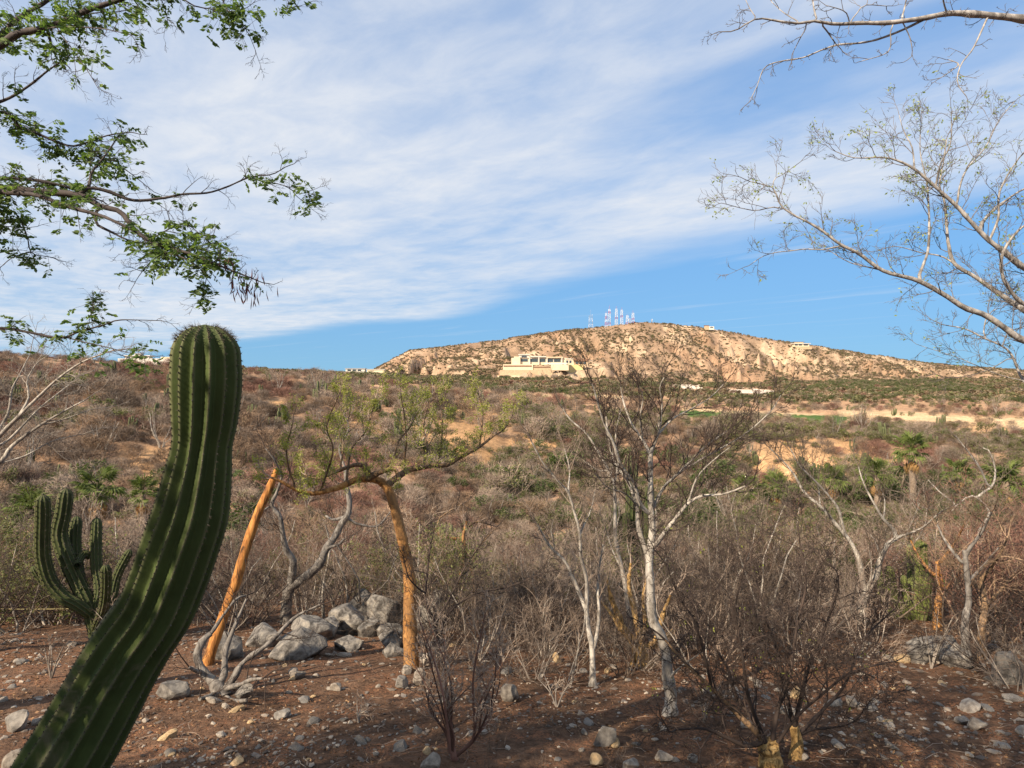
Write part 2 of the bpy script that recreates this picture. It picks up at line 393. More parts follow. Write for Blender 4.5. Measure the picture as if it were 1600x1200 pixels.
def soil_colour(x, y, z):
    d = np.maximum(y, .5); r = np.hypot(x, y)
    px = 800 + x / d * 1000; py = 600 - z / d * 1000
    C = lambda *c: np.array(c)[None]
    near = C(.152, .097, .066); mid = C(.29, .195, .13); cut = C(.44, .285, .155); plain = C(.40, .265, .165)
    sand = C(.60, .46, .28); green = C(.075, .135, .035); white = C(.72, .67, .57); hill = C(.285, .205, .14); pale = C(.47, .365, .255)
    def mx(a, b, w): return a * (1 - w[:, None]) + b * w[:, None]
    n1 = fbm(x / 7, y / 9, 4, 41); n2 = fbm(x / 26, y / 40, 4, 43); n3 = fbm(x / 2.2, y / 2.2, 3, 45)
    c = near * (1 + .35 * n3[:, None])
    c = mx(c, mid * (1 + .25 * n1[:, None]), sstep(14, 50, r))
    c = mx(c, plain, sstep(140, 200, d) * (px > 560))
    # earth cuts on the far bank
    w = np.zeros_like(d)
    for (cx, cy, rx, ry) in [(1265, 712, 110, 30), (1210, 735, 45, 26), (745, 655, 75, 26), (725, 700, 65, 34), (840, 690, 55, 16), (650, 690, 40, 40), (565, 665, 40, 26),
                             (235, 722, 52, 30), (430, 632, 30, 8), (560, 620, 40, 9), (1400, 720, 60, 14), (1560, 668, 60, 12), (880, 652, 70, 8)]:
        e = ((px - cx) / rx) ** 2 + ((py - cy) / ry) ** 2
        w = np.maximum(w, sstep(1.15, .35, e + .55 * n1 + .35 * fbm(x / 2.5, y / 5, 3, 47)))
    c = mx(c, cut, w * ((d > 40) & (d < 330)) * .95)
    c = mx(c, plain * 1.15, sstep(.1, .5, n2) * sstep(120, 180, d) * (d < 700) * .7)
    # sandy wash right, cart path, fairway, white spoil heap
    lane = lambda pts, h: np.clip(1 - np.abs(py - np.interp(px, [p[0] for p in pts], [p[1] for p in pts])) / h, 0, 1)
    far = (d > 140) & (d < 640)
    fair = (px > 1060) & (px < 1322 + 6 * n1) & (py > np.interp(px, [1060, 1320], [641, 650.5])) & (py < np.interp(px, [1060, 1200, 1320], [650, 660, 664])) & far
    c = mx(c, sand, np.clip(1.6 * sstep(.15, .75, lane([(1290, 648), (1400, 650), (1500, 657), (1640, 664)], 12) + .35 * n1), 0, 1) * (px > 1310) * far * .9)
    c = mx(c, sand * .95, sstep(.1, .6, lane([(1050, 638.5), (1150, 643), (1310, 650.5), (1330, 655)], 2.6)) * (px > 1040) * (px < 1345) * far)
    c = mx(c, sand, sstep(.1, .7, lane([(770, 617), (830, 619), (920, 617), (980, 622)], 3.2) + .2 * n1) * (px > 760) * (px < 985) * far)
    c = mx(c, green * (1 + .3 * n2[:, None]), fair.astype(float))
    wn = fbm(x / 9, y / 16, 4, 49)
    w = np.maximum(sstep(1.1, .5, ((px - 1175) / 48) ** 2 + ((py - 613) / 6.5) ** 2 + 1.5 * wn), sstep(1.1, .5, ((px - 1072) / 34) ** 2 + ((py - 603) / 6) ** 2 + 1.5 * wn)) * ((d > 300) & (d < 760))
    c = mx(c, white, w * .9)
    # the hill
    hl = sstep(560, 720, d)
    g = fbm(x / 45, y / 200, 5, 51); g2 = fbm(x / 14, y / 60, 4, 53)
    hc = mx(hill * (1 + .15 * g2[:, None]), pale * (1 + .12 * g2[:, None]), sstep(-.05, .40, g + .5 * g2 + .25 * sstep(850, 1100, px) - .12 + .4 * fbm(x / 7, y / 20, 3, 57)))
    hc = mx(hc, C(.33, .215, .14), sstep(.0, .4, fbm(x / 90, y / 150, 3, 55)) * .5)
    road = np.minimum(lane([(700, 572), (760, 560), (800, 553), (850, 552)], 2.6) * (px < 850) * (px > 640), 1) + lane([(846, 528), (862, 534), (882, 543), (896, 556)], 2.0) * (px > 846) * (px < 896)
    hc = mx(hc, pale * 1.12, np.clip(road * 1.4, 0, 1))
    return mx(c, hc, hl)

def terrain():
    m, nt, b = new_mat('land')
    at = nt.nodes.new('ShaderNodeAttribute'); at.attribute_name = 'soil'
    co = coord(nt)
    n1 = tnoise(nt, 1.3, 8, 0.65, co); n2 = tnoise(nt, 14, 6, 0.7, co); n3 = tnoise(nt, 0.09, 6, 0.65, co)
    c = mixc(nt, 1.0, at.outputs['Color'], ramp(nt, n1, [(0.28, (.55, .55, .56)), (0.72, (1.45, 1.4, 1.36))]), 'MULTIPLY')
    c = mixc(nt, 1.0, c, ramp(nt, n2, [(0.3, (.42, .40, .39)), (0.7, (1.62, 1.6, 1.56))]), 'MULTIPLY')
    c = mixc(nt, 1.0, c, ramp(nt, n3, [(0.3, (.8, .8, .8)), (0.7, (1.18, 1.18, 1.18))]), 'MULTIPLY')
    n6 = tnoise(nt, 0.028, 8, 0.72, co, .4)
    c = mixc(nt, 1.0, c, ramp(nt, n6, [(0.34, (.72, .70, .68)), (0.66, (1.25, 1.25, 1.25))]), 'MULTIPLY')
    # reddish leaf litter in drifts
    n4 = tnoise(nt, 2.1, 5, 0.6, co, .6); n5 = tnoise(nt, 46, 3, 0.7, co)
    lit = nt.nodes.new('ShaderNodeMath'); lit.operation = 'MULTIPLY'
    nt.links.new(ramp(nt, n4, [(.46, (0, 0, 0)), (.58, (1, 1, 1))]), lit.inputs[0]); nt.links.new(ramp(nt, n5, [(.48, (0, 0, 0)), (.56, (.8, .8, .8))]), lit.inputs[1])
    cd = nt.nodes.new('ShaderNodeMapRange'); sx = nt.nodes.new('ShaderNodeSeparateXYZ'); nt.links.new(co, sx.inputs[0]); nt.links.new(sx.outputs[1], cd.inputs[0])
    cd.inputs['From Min'].default_value = 14; cd.inputs['From Max'].default_value = 30; cd.inputs['To Min'].default_value = 1; cd.inputs['To Max'].default_value = 0
    l2 = nt.nodes.new('ShaderNodeMath'); l2.operation = 'MULTIPLY'; nt.links.new(lit.outputs[0], l2.inputs[0]); nt.links.new(cd.outputs[0], l2.inputs[1])
    c = mixc(nt, l2.outputs[0], c, (.30, .140, .075))
    nt.links.new(c, b.inputs['Base Color']); b.inputs['Roughness'].default_value = 0.95; b.inputs['Specular IOR Level'].default_value = 0.1
    h = nt.nodes.new('ShaderNodeMath'); h.operation = 'ADD'; nt.links.new(n1, h.inputs[0]); nt.links.new(n2, h.inputs[1])
    bump(nt, b, h.outputs[0], 0.85, 0.07)
    # polar sheet: dense in the part one looks over, whole circle round the eye
    th = np.concatenate([np.linspace(-46, 46, 680), np.linspace(46, 314, 90)[1:-1]])
    rows = np.exp(np.linspace(math.log(0.8), math.log(7000), 470))
    TH, RR = np.meshgrid(np.radians(th), rows)
    X = RR * np.sin(TH); Y = RR * np.cos(TH)
    # inside the view the rows are set out by forward distance
    inside = np.abs(np.degrees(TH) % 360 - 0) <= 46
    inside = (np.abs(((np.degrees(TH) + 180) % 360) - 180) <= 46.01)
    k = 1 / np.cos(np.where(inside, TH, R(46)))
    X = X * k; Y = Y * k
    Z = hz(X.ravel(), Y.ravel()).reshape(X.shape)
    nr, nc = X.shape
    col = soil_colour(X.ravel(), Y.ravel(), base_or(X.ravel(), Y.ravel(), Z.ravel())).reshape(nr, nc, 3)
    split = int(np.searchsorted(rows, 600))
    def sheet(name, r0, r1, label, centre=False):
        mb = MB(); n = r1 - r0
        V = np.stack([X[r0:r1], Y[r0:r1], Z[r0:r1]], -1).reshape(-1, 3)
        i = np.arange(n - 1)[:, None] * nc; j = np.arange(nc)[None]; j2 = (j + 1) % nc
        q = np.stack([i + j, i + nc + j, i + nc + j2, i + j2], -1).reshape(-1, 4)[:, ::-1]
        mb.add(V, q); ncol = col[r0:r1].reshape(-1, 3)
        if centre:
            c0 = [[0, 0, float(hz(0., 0.))]]
            t = [(0, 1 + (a + 1) % nc, 1 + a) for a in range(nc)]
            mb.add(np.vstack([c0, V[:nc]]), t=[(0, 1 + (a + 1) % nc, 1 + a) for a in range(nc)])
            ncol = np.vstack([ncol, ncol[:1], ncol[:nc]])
        me = mb.mesh(name, m)
        ca = me.color_attributes.new('soil', 'FLOAT_COLOR', 'POINT')
        ca.data.foreach_set('color', np.c_[ncol, np.ones(len(ncol))].ravel().astype(np.float32))
        return tag(link(name, me), label, None, None, 'structure')
    sheet('ground', 0, split + 1, 'reddish stony ground falling into the scrub covered ravine', True)
    sheet('hill', split, nr, 'tan scrub speckled hill with masts along its crest')
def base_or(x, y, z): return z
terrain()
# ================================================================== materials
M = {}
M['white_bark'] = mottled('white_bark', [(.34, (.10, .085, .07)), (.45, (.26, .235, .205)), (.56, (.40, .37, .325)), (.72, (.52, .485, .43))], 17, (1, 1, .5), .85, .6, .01, dist=1.2, stain=((.20, .18, .155), 3.0))
M['grey_bark'] = mottled('grey_bark', [(.34, (.055, .048, .043)), (.5, (.16, .145, .13)), (.7, (.27, .25, .225))], 18, (1, 1, .5), .85, .5, .012, dist=.8)
M['pale_stem'] = mottled('pale_stem', [(.3, (.15, .125, .105)), (.6, (.34, .30, .255)), (.8, (.46, .42, .365))], 7, (1, 1, .4), .85, 0, vary=.25)
M['orange_bark'] = mottled('orange_bark', [(.36, (.055, .035, .02)), (.45, (.22, .105, .035)), (.55, (.40, .19, .055)), (.70, (.52, .31, .13))], 19, (1, 1, .6), .7, .8, .012, dist=1.6, spec=.3, stain=((.30, .165, .07), 2.6))
M['peeling_bark'] = mottled('peeling_bark', [(.34, (.06, .04, .02)), (.45, (.25, .15, .055)), (.58, (.46, .29, .11)), (.75, (.60, .45, .24))], 20, (1, 1, .8), .7, .8, .02, dist=1.5)
M['brown_bark'] = mottled('brown_bark', [(.34, (.05, .036, .026)), (.5, (.16, .105, .062)), (.62, (.26, .165, .09)), (.78, (.40, .27, .15))], 19, (1, 1, .6), .8, .7, .01, dist=1.4)
M['dark_twig'] = mottled('dark_twig', [(.3, (.028, .021, .018)), (.7, (.07, .050, .041))], 8, (1, 1, .4), .9, 0, vary=.2)
M['leaf_tree_bark'] = mottled('leaf_tree_bark', [(.3, (.035, .028, .028)), (.6, (.085, .072, .068)), (.8, (.15, .135, .125))], 14, (1, 1, .5), .85, .5, .008)
M['bare_tree_bark'] = mottled('bare_tree_bark', [(.32, (.075, .068, .062)), (.46, (.22, .205, .19)), (.6, (.38, .36, .335)), (.76, (.50, .48, .45))], 17, (1, 1, .5), .8, .4, .008, dist=.8)
M['bare_tree_twig'] = mottled('bare_tree_twig', [(.3, (.09, .078, .07)), (.7, (.21, .19, .175))], 6, (1, 1, .5), .9, 0)
M['scrub_twig'] = mottled('scrub_twig', [(.3, (.10, .072, .055)), (.5, (.215, .165, .128)), (.72, (.36, .295, .235))], 2.5, (1, 1, 1), .9, 0, vary=.55)
M['red_twig'] = mottled('red_twig', [(.3, (.11, .058, .044)), (.7, (.235, .13, .098))], 2.5, (1, 1, 1), .9, 0, vary=.45)
M['brown_twig'] = mottled('brown_twig', [(.3, (.12, .078, .050)), (.7, (.30, .21, .14))], 2.5, (1, 1, 1), .9, 0, vary=.5)
M['olive_leaf'] = leafy('olive_leaf', (.070, .085, .028), (.125, .140, .045), (.19, .19, .075), .25)
M['green_leaf'] = leafy('green_leaf', (.045, .066, .020), (.080, .108, .034), (.13, .16, .058), .3)
M['lime_leaf'] = leafy('lime_leaf', (.20, .22, .04), (.31, .33, .07), (.42, .43, .13), .4, 0)
M['tree_leaf'] = leafy('tree_leaf', (.055, .092, .030), (.10, .165, .050), (.20, .27, .095), .45, 0)
M['pale_leaf'] = leafy('pale_leaf', (.20, .26, .08), (.30, .36, .13), (.40, .44, .20), .4, 0)
M['palm_leaf'] = leafy('palm_leaf', (.075, .105, .025), (.125, .160, .04), (.21, .225, .075), .3, .3)
M['palm_thatch'] = leafy('palm_thatch', (.22, .12, .05), (.36, .22, .09), (.46, .32, .15), .1, .1)
M['far_scrub'] = leafy('far_scrub', (.13, .105, .068), (.20, .155, .10), (.26, .20, .135), .15, .3)
M['far_olive'] = leafy('far_olive', (.085, .092, .042), (.13, .13, .06), (.18, .17, .085), .2, .3)

# ================================================================== scattered plants: shapes to copy
def stick_mesh(mb, rng, n, w, h, thick, m, spread=1.0, lean=.55, lmin=.25, lmax=.55):
    """many thin twigs filling a rounded shrub of half-width w and height h"""
    a = rng.uniform(0, 2 * np.pi, n); rr = np.sqrt(rng.uniform(0, 1, n)) * w; z = rng.uniform(.08, 1, n) ** .8 * h
    k = np.sqrt(np.clip(1 - (z / h - .45) ** 2 / .36, .08, 1)); rr *= k
    lump = 1 + .25 * np.sin(a * 3 + rng.uniform(0, 6)) + .15 * np.sin(a * 5 + rng.uniform(0, 6)); rr *= lump
    p = np.stack([np.cos(a) * rr, np.sin(a) * rr, z], 1)
    d = np.stack([np.cos(a) * lean * spread, np.sin(a) * lean * spread, np.full(n, .75)], 1) + rng.normal(0, .45, (n, 3))
    d /= np.linalg.norm(d, axis=1, keepdims=True)
    L = rng.uniform(lmin, lmax, n)[:, None] * h
    s = np.cross(d, rng.normal(0, 1, (n, 3))); s /= np.linalg.norm(s, axis=1, keepdims=True)
    t = thick * rng.uniform(.6, 1.3, n)[:, None]
    bend = rng.normal(0, .09, (n, 3)) * L
    V = np.stack([p - d * L * .5 - s * t, p - d * L * .5 + s * t, p + bend - s * t * .8, p + bend + s * t * .8, p + d * L * .5], 1)
    b = np.arange(n) * 5
    q = np.stack([b, b + 1, b + 3, b + 2], 1); tr = np.stack([b + 2, b + 3, b + 4], 1)
    return mb.add(V.reshape(-1, 3), q, tr, m=m, smooth=False)
def foliage_cloud(mb, rng, n, w, h, size, m, clumps=9, z0=.15):
    ca = rng.uniform(0, 2 * np.pi, clumps); cr = np.sqrt(rng.uniform(0, 1, clumps)) * w * .8; cz = rng.uniform(z0 + .1, .85, clumps) * h
    c = np.stack([np.cos(ca) * cr, np.sin(ca) * cr, cz], 1); k = rng.integers(0, clumps, n)
    o = rng.normal(0, 1, (n, 3)); o /= np.linalg.norm(o, axis=1, keepdims=True); o *= rng.uniform(.3, 1, n)[:, None] ** .5
    C = c[k] + o * np.array([w * .36, w * .36, h * .2]) * rng.uniform(.7, 1.2, clumps)[k][:, None]
    C[:, 2] = np.maximum(C[:, 2], .03)
    return leaves_into(mb, C, size, rng, m, 0.0, .7)
def stems_mesh(mb, rng, n, w, h, r, m, sides=3):
    ps = []
    for i in range(n):
        a = rng.uniform(0, 6.28); b = rng.uniform(.0, .12) * w; e = rng.uniform(.3, 1) * w
        p0 = np.array([math.cos(a) * b, math.sin(a) * b, -.1]); p3 = np.array([math.cos(a) * e, math.sin(a) * e, h * rng.uniform(.6, 1)])
        mid = p0 * .5 + p3 * .5 + rng.normal(0, .08, 3) * w
        pts = spline(np.array([p0, p0 * .75 + mid * .25 + [0, 0, .1 * h], mid, p3]), 7); ps.append((pts, r * np.linspace(1, .3, 7) * rng.uniform(.6, 1.2)))
    return tubes_into(mb, ps, sides, m)
def mini_cactus(mb, rng, n, w, h, r, m):
    ps = []
    for i in range(n):
        a = rng.uniform(0, 6.28); e = rng.uniform(.2, 1) * w
        top = h * rng.uniform(.55, 1)
        pts = np.array([[0, 0, -.1], [math.cos(a) * e * .6, math.sin(a) * e * .6, top * .22], [math.cos(a) * e, math.sin(a) * e, top * .42], [math.cos(a) * e, math.sin(a) * e, top * .75],
                        [math.cos(a) * e, math.sin(a) * e, top * .97], [math.cos(a) * e, math.sin(a) * e, top]])
        ps.append((pts, r * np.array([.9, 1, 1, 1, .8, .1])))
    return tubes_into(mb, ps, 6, m)

M['cactus_far'] = mottled('cactus_far', [(.3, (.055, .065, .030)), (.7, (.11, .12, .055))], 5, (1, 1, 1), .8, 0, vary=.2)
protos = []
def proto(name, mb, mats): protos.append((name, mb.mesh(name, mats)))
def build_protos():
    g = np.random.default_rng(101)
    for i in range(3):   # 0-2 grey bare shrubs
        mb = MB(); stick_mesh(mb, g, 620, 1.05, 1.7, .0085, 0); stems_mesh(mb, g, 9, 1, 1.5, .022, 1); proto('scatter_a%d_bare_scrub' % i, mb, [M['scrub_twig'], M['pale_stem']])
    for i in range(2):   # 3-4 reddish brown shrubs
        mb = MB(); stick_mesh(mb, g, 640, 1.1, 1.5, .0095, 0); stems_mesh(mb, g, 6, 1, 1.2, .02, 1); proto('scatter_b%d_red_scrub' % i, mb, [M['red_twig'], M['scrub_twig']])
    for i in range(2):   # 5-6 brown
        mb = MB(); stick_mesh(mb, g, 640, 1.0, 1.5, .009, 0); stems_mesh(mb, g, 7, 1, 1.3, .02, 1); proto('scatter_c%d_brown_scrub' % i, mb, [M['brown_twig'], M['pale_stem']])
    for i in range(2):   # 7-8 olive leafy
        mb = MB(); foliage_cloud(mb, g, 520, 1.05, 1.7, .13, 0); stick_mesh(mb, g, 260, 1, 1.6, .008, 1); stems_mesh(mb, g, 6, .8, 1.3, .025, 1); proto('scatter_d%d_olive_scrub' % i, mb, [M['olive_leaf'], M['scrub_twig']])
    for i in range(2):   # 9-10 green tree-like
        mb = MB(); foliage_cloud(mb, g, 700, 1.25, 2.1, .15, 0, 11, .25); stick_mesh(mb, g, 150, 1.1, 2, .01, 1); stems_mesh(mb, g, 6, .8, 1.7, .04, 1); proto('scatter_e%d_green_scrub' % i, mb, [M['green_leaf'], M['scrub_twig']])
    for i in range(2):   # 11-12 small clustered cactus
        mb = MB(); mini_cactus(mb, g, 7 + 3 * i, .55, 2.1, .085, 0); proto('scatter_f%d_far_cactus' % i, mb, [M['cactus_far']])
    # 13-14 white stemmed small tree
    for i in range(2):
        mb = MB(); stems_mesh(mb, g, 6, .9, 2.6, .035, 1, 4); o = []
        stick_mesh(mb, g, 330, 1.1, 2.7, .0075, 0, lmin=.15, lmax=.32); proto('scatter_g%d_pale_tree' % i, mb, [M['scrub_twig'], M['white_bark']])
    # 15-17 hill shrubs, seen from a kilometre
    for i, mm in enumerate(('far_scrub', 'far_olive', 'far_scrub')):
        mb = MB(); foliage_cloud(mb, g, 60, 1.1, 1.5, .75, 0, 6); proto('scatter_h%d_hill_scrub' % i, mb, [M[mm]])
build_protos()
pcol = bpy.data.collections.new('scatter_shapes')
for nm, me in protos: pcol.objects.link(bpy.data.objects.new(nm, me))

def scatter(name, label, pos, rot, scl, idx):
    """ONE object: copies of the shapes above at points"""
    me = bpy.data.meshes.new(name); n = len(pos)
    me.vertices.add(n); me.vertices.foreach_set('co', np.asarray(pos, np.float32).ravel())
    for nm, ty, arr in (('rot', 'FLOAT_VECTOR', rot), ('scl', 'FLOAT_VECTOR', scl)):
        a = me.attributes.new(nm, ty, 'POINT'); a.data.foreach_set('vector', np.asarray(arr, np.float32).ravel())
    a = me.attributes.new('idx', 'INT', 'POINT'); a.data.foreach_set('value', np.asarray(idx, np.int32))
    o = link(name, me)
    ng = bpy.data.node_groups.new(name, 'GeometryNodeTree')
    ng.interface.new_socket('Geometry', in_out='INPUT', socket_type='NodeSocketGeometry')
    ng.interface.new_socket('Geometry', in_out='OUTPUT', socket_type='NodeSocketGeometry')
    N = ng.nodes; L = ng.links
    gi = N.new('NodeGroupInput'); go = N.new('NodeGroupOutput'); ip = N.new('GeometryNodeInstanceOnPoints')
    ci = N.new('GeometryNodeCollectionInfo'); ci.inputs['Collection'].default_value = pcol
    ci.inputs['Separate Children'].default_value = True; ci.inputs['Reset Children'].default_value = True
    ip.inputs['Pick Instance'].default_value = True
    def attr(nm, ty):
        a = N.new('GeometryNodeInputNamedAttribute'); a.data_type = ty; a.inputs['Name'].default_value = nm
        return [s for s in a.outputs if s.name == 'Attribute' and s.enabled][0]
    L.new(gi.outputs[0], ip.inputs['Points']); L.new(ci.outputs[0], ip.inputs['Instance'])
    L.new(attr('idx', 'INT'), ip.inputs['Instance Index']); L.new(attr('rot', 'FLOAT_VECTOR'), ip.inputs['Rotation']); L.new(attr('scl', 'FLOAT_VECTOR'), ip.inputs['Scale'])
    L.new(ip.outputs[0], go.inputs[0])
    md = o.modifiers.new('copies', 'NODES'); md.node_group = ng
    return tag(o, label, 'scrub', None, 'stuff')

def scatter_slopes():
    g = np.random.default_rng(55)
    # ravine sides and the far bank, 38 to 330 m
    n = 26000
    d = np.sqrt(g.uniform(36 ** 2, 330 ** 2, n)); d = np.where(g.uniform(0, 1, n) < .35, np.sqrt(g.uniform(36 ** 2, 150 ** 2, n)), d)
    u = g.uniform(-.95, .95, n); x = u * d; y = d
    z = hz(x, y); px, py = px_of(x, y, z)
    col = soil_colour(x, y, z)
    bare = col[:, 0] / (col.mean(1) + 1e-9)
    dens = np.full(n, .54)
    lum = col.mean(1)
    dens += .22 * fbm(x / 14, y / 14, 3, 71)
    dens *= sstep(.32, .21, lum) * .88 + .12
    isgreen = (col[:, 1] > col[:, 0])
    dens[isgreen] = 0
    keep = g.uniform(0, 1, n) < dens * np.interp(d, [36, 80, 200, 330], [1, .95, .62, .42])
    x, y, z, px, py, d = [a[keep] for a in (x, y, z, px, py, d)]
    n = len(x)
    kind = g.uniform(0, 1, n); gm = fbm(x / 22, y / 22, 3, 73); rm = fbm(x / 16, y / 16, 3, 75)
    idx = np.where(kind < .5, g.integers(0, 3, n), g.integers(5, 7, n))
    idx = np.where(rm + g.normal(0, .12, n) > .30, g.integers(3, 5, n), idx)
    right = sstep(600, 1100, px)
    idx = np.where((gm + .22 * right + g.normal(0, .12, n)) > .30, g.integers(7, 9, n), idx)
    # the damp ravine floor is green, more so on the right
    floor = ((d > 58) & (d < 112) & (px > 560)) | ((d > 40) & (d < 64) & (px < 560))
    idx = np.where(floor & (g.uniform(0, 1, n) < .16 + .26 * right), g.integers(7, 11, n), idx)
    idx = np.where(g.uniform(0, 1, n) < .035, g.integers(11, 13, n), idx)
    idx = np.where(g.uniform(0, 1, n) < .045, g.integers(13, 15, n), idx)
    s = g.uniform(.62, 1.3, n) * np.where(idx >= 9, 1.15, 1.0) * np.where((px < 480) & (d > 120), .8, 1)
    s *= np.interp(d, [36, 90, 330], [.9, 1.0, 1.15]) * np.where(g.uniform(0, 1, n) < .14, g.uniform(1.3, 1.9, n), 1)
    scl = np.stack([s * g.uniform(.9, 1.5, n), s * g.uniform(.9, 1.5, n), s * g.uniform(.7, 1.15, n)], 1)
    rot = np.stack([g.normal(0, .06, n), g.normal(0, .06, n), g.uniform(0, 6.28, n)], 1)
    scatter('slope_scrub', 'dry brown and grey scrub covering the ravine sides and far bank', np.stack([x, y, z - .05], 1), rot, scl, idx)
    # the plain, 330 to 720 m
    n = 17000
    d = np.sqrt(g.uniform(330 ** 2, 760 ** 2, n)); u = g.uniform(-.9, .9, n); x = u * d; y = d; z = hz(x, y); px, py = px_of(x, y, z)
    col = soil_colour(x, y, z); lum = col.mean(1)
    dens = .5 + .5 * fbm(x / 40, y / 40, 3, 81); dens *= sstep(.5, .3, lum)
    keep = (g.uniform(0, 1, n) < dens) & ~(col[:, 1] > col[:, 0]) & ~((px > 770) & (px < 990) & (py < 590) & (d > 640))
    x, y, z, px, d = [a[keep] for a in (x, y, z, px, d)]; n = len(x)
    gm = fbm(x / 60, y / 60, 3, 83) + .35 * sstep(1180, 1300, px) * sstep(1560, 1450, px)
    idx = np.where(gm + g.normal(0, .15, n) > .18, g.integers(9, 11, n), g.integers(15, 18, n)); idx = np.where((idx >= 15) & (g.uniform(0, 1, n) < .25), g.integers(3, 7, n), idx)
    s = g.uniform(.9, 2.0, n)
    scl = np.stack([s * 1.4, s * 1.4, s * g.uniform(.7, 1.2, n)], 1); rot = np.stack([np.zeros(n), np.zeros(n), g.uniform(0, 6.28, n)], 1)
    scatter('plain_scrub', 'low green and brown scrub on the flat below the antenna hill', np.stack([x, y, z - .1], 1), rot, scl, idx)
    # the hill
    n = 60000
    d = g.uniform(690, 1330, n); u = g.uniform(-.3, .85, n); x = u * d; y = d; z = hz(x, y); px, py = px_of(x, y, z)
    dens = .44 + .8 * fbm(x / 30, y / 90, 4, 91) + .3 * fbm(x / 110, y / 200, 2, 93)
    dens += .12 * (d > 1180)
    keep = (g.uniform(0, 1, n) < dens) & ~((px > 778) & (px < 960) & (d > 690) & (d < 800))
    x, y, z, d = [a[keep] for a in (x, y, z, d)]; n = len(x)
    idx = np.where(g.uniform(0, 1, n) < .18, 16, 15 + 2 * g.integers(0, 2, n)); s = g.uniform(.5, 1.35, n) * 1.0
    scl = np.stack([s * 1.3, s * 1.3, s], 1); rot = np.stack([np.zeros(n), np.zeros(n), g.uniform(0, 6.28, n)], 1)
    scatter('hill_scrub', 'dark scrub speckling the tan slopes of the antenna hill', np.stack([x, y, z - .15], 1), rot, scl, idx)
scatter_slopes()

# ================================================================== far buildings and masts
M['white_wall'] = mottled('white_wall', [(.3, (.56, .53, .47)), (.7, (.68, .65, .58))], .4, (1, 1, 1), .8, 0)
M['cream_wall'] = mottled('cream_wall', [(.3, (.60, .50, .35)), (.7, (.72, .62, .45))], .3, (1, 1, 1), .85, 0)
M['tan_wall'] = mottled('tan_wall', [(.3, (.42, .31, .20)), (.7, (.54, .42, .28))], .5, (1, 1, 1), .9, 0)
M['yellow_wall'] = mottled('yellow_wall', [(.3, (.62, .50, .22)), (.7, (.70, .58, .30))], .5, (1, 1, 1), .9, 0)
M['brown_roof'] = mottled('brown_roof', [(.3, (.16, .09, .06)), (.7, (.25, .15, .10))], .8, (1, 1, 1), .9, 0)
M['window_glass'] = mottled('window_glass', [(.3, (.035, .05, .06)), (.7, (.06, .08, .09))], .2, (1, 1, 1), .12, 0, spec=.6)
M['red_paint'] = mottled('red_paint', [(.3, (.50, .06, .035)), (.7, (.58, .09, .05))], 1, (1, 1, 1), .5, 0)
M['white_paint'] = mottled('white_paint', [(.3, (.74, .74, .74)), (.7, (.82, .82, .82))], 1, (1, 1, 1), .5, 0)
M['steel'] = mottled('steel', [(.3, (.30, .31, .33)), (.7, (.40, .41, .43))], 1, (1, 1, 1), .5, 0)

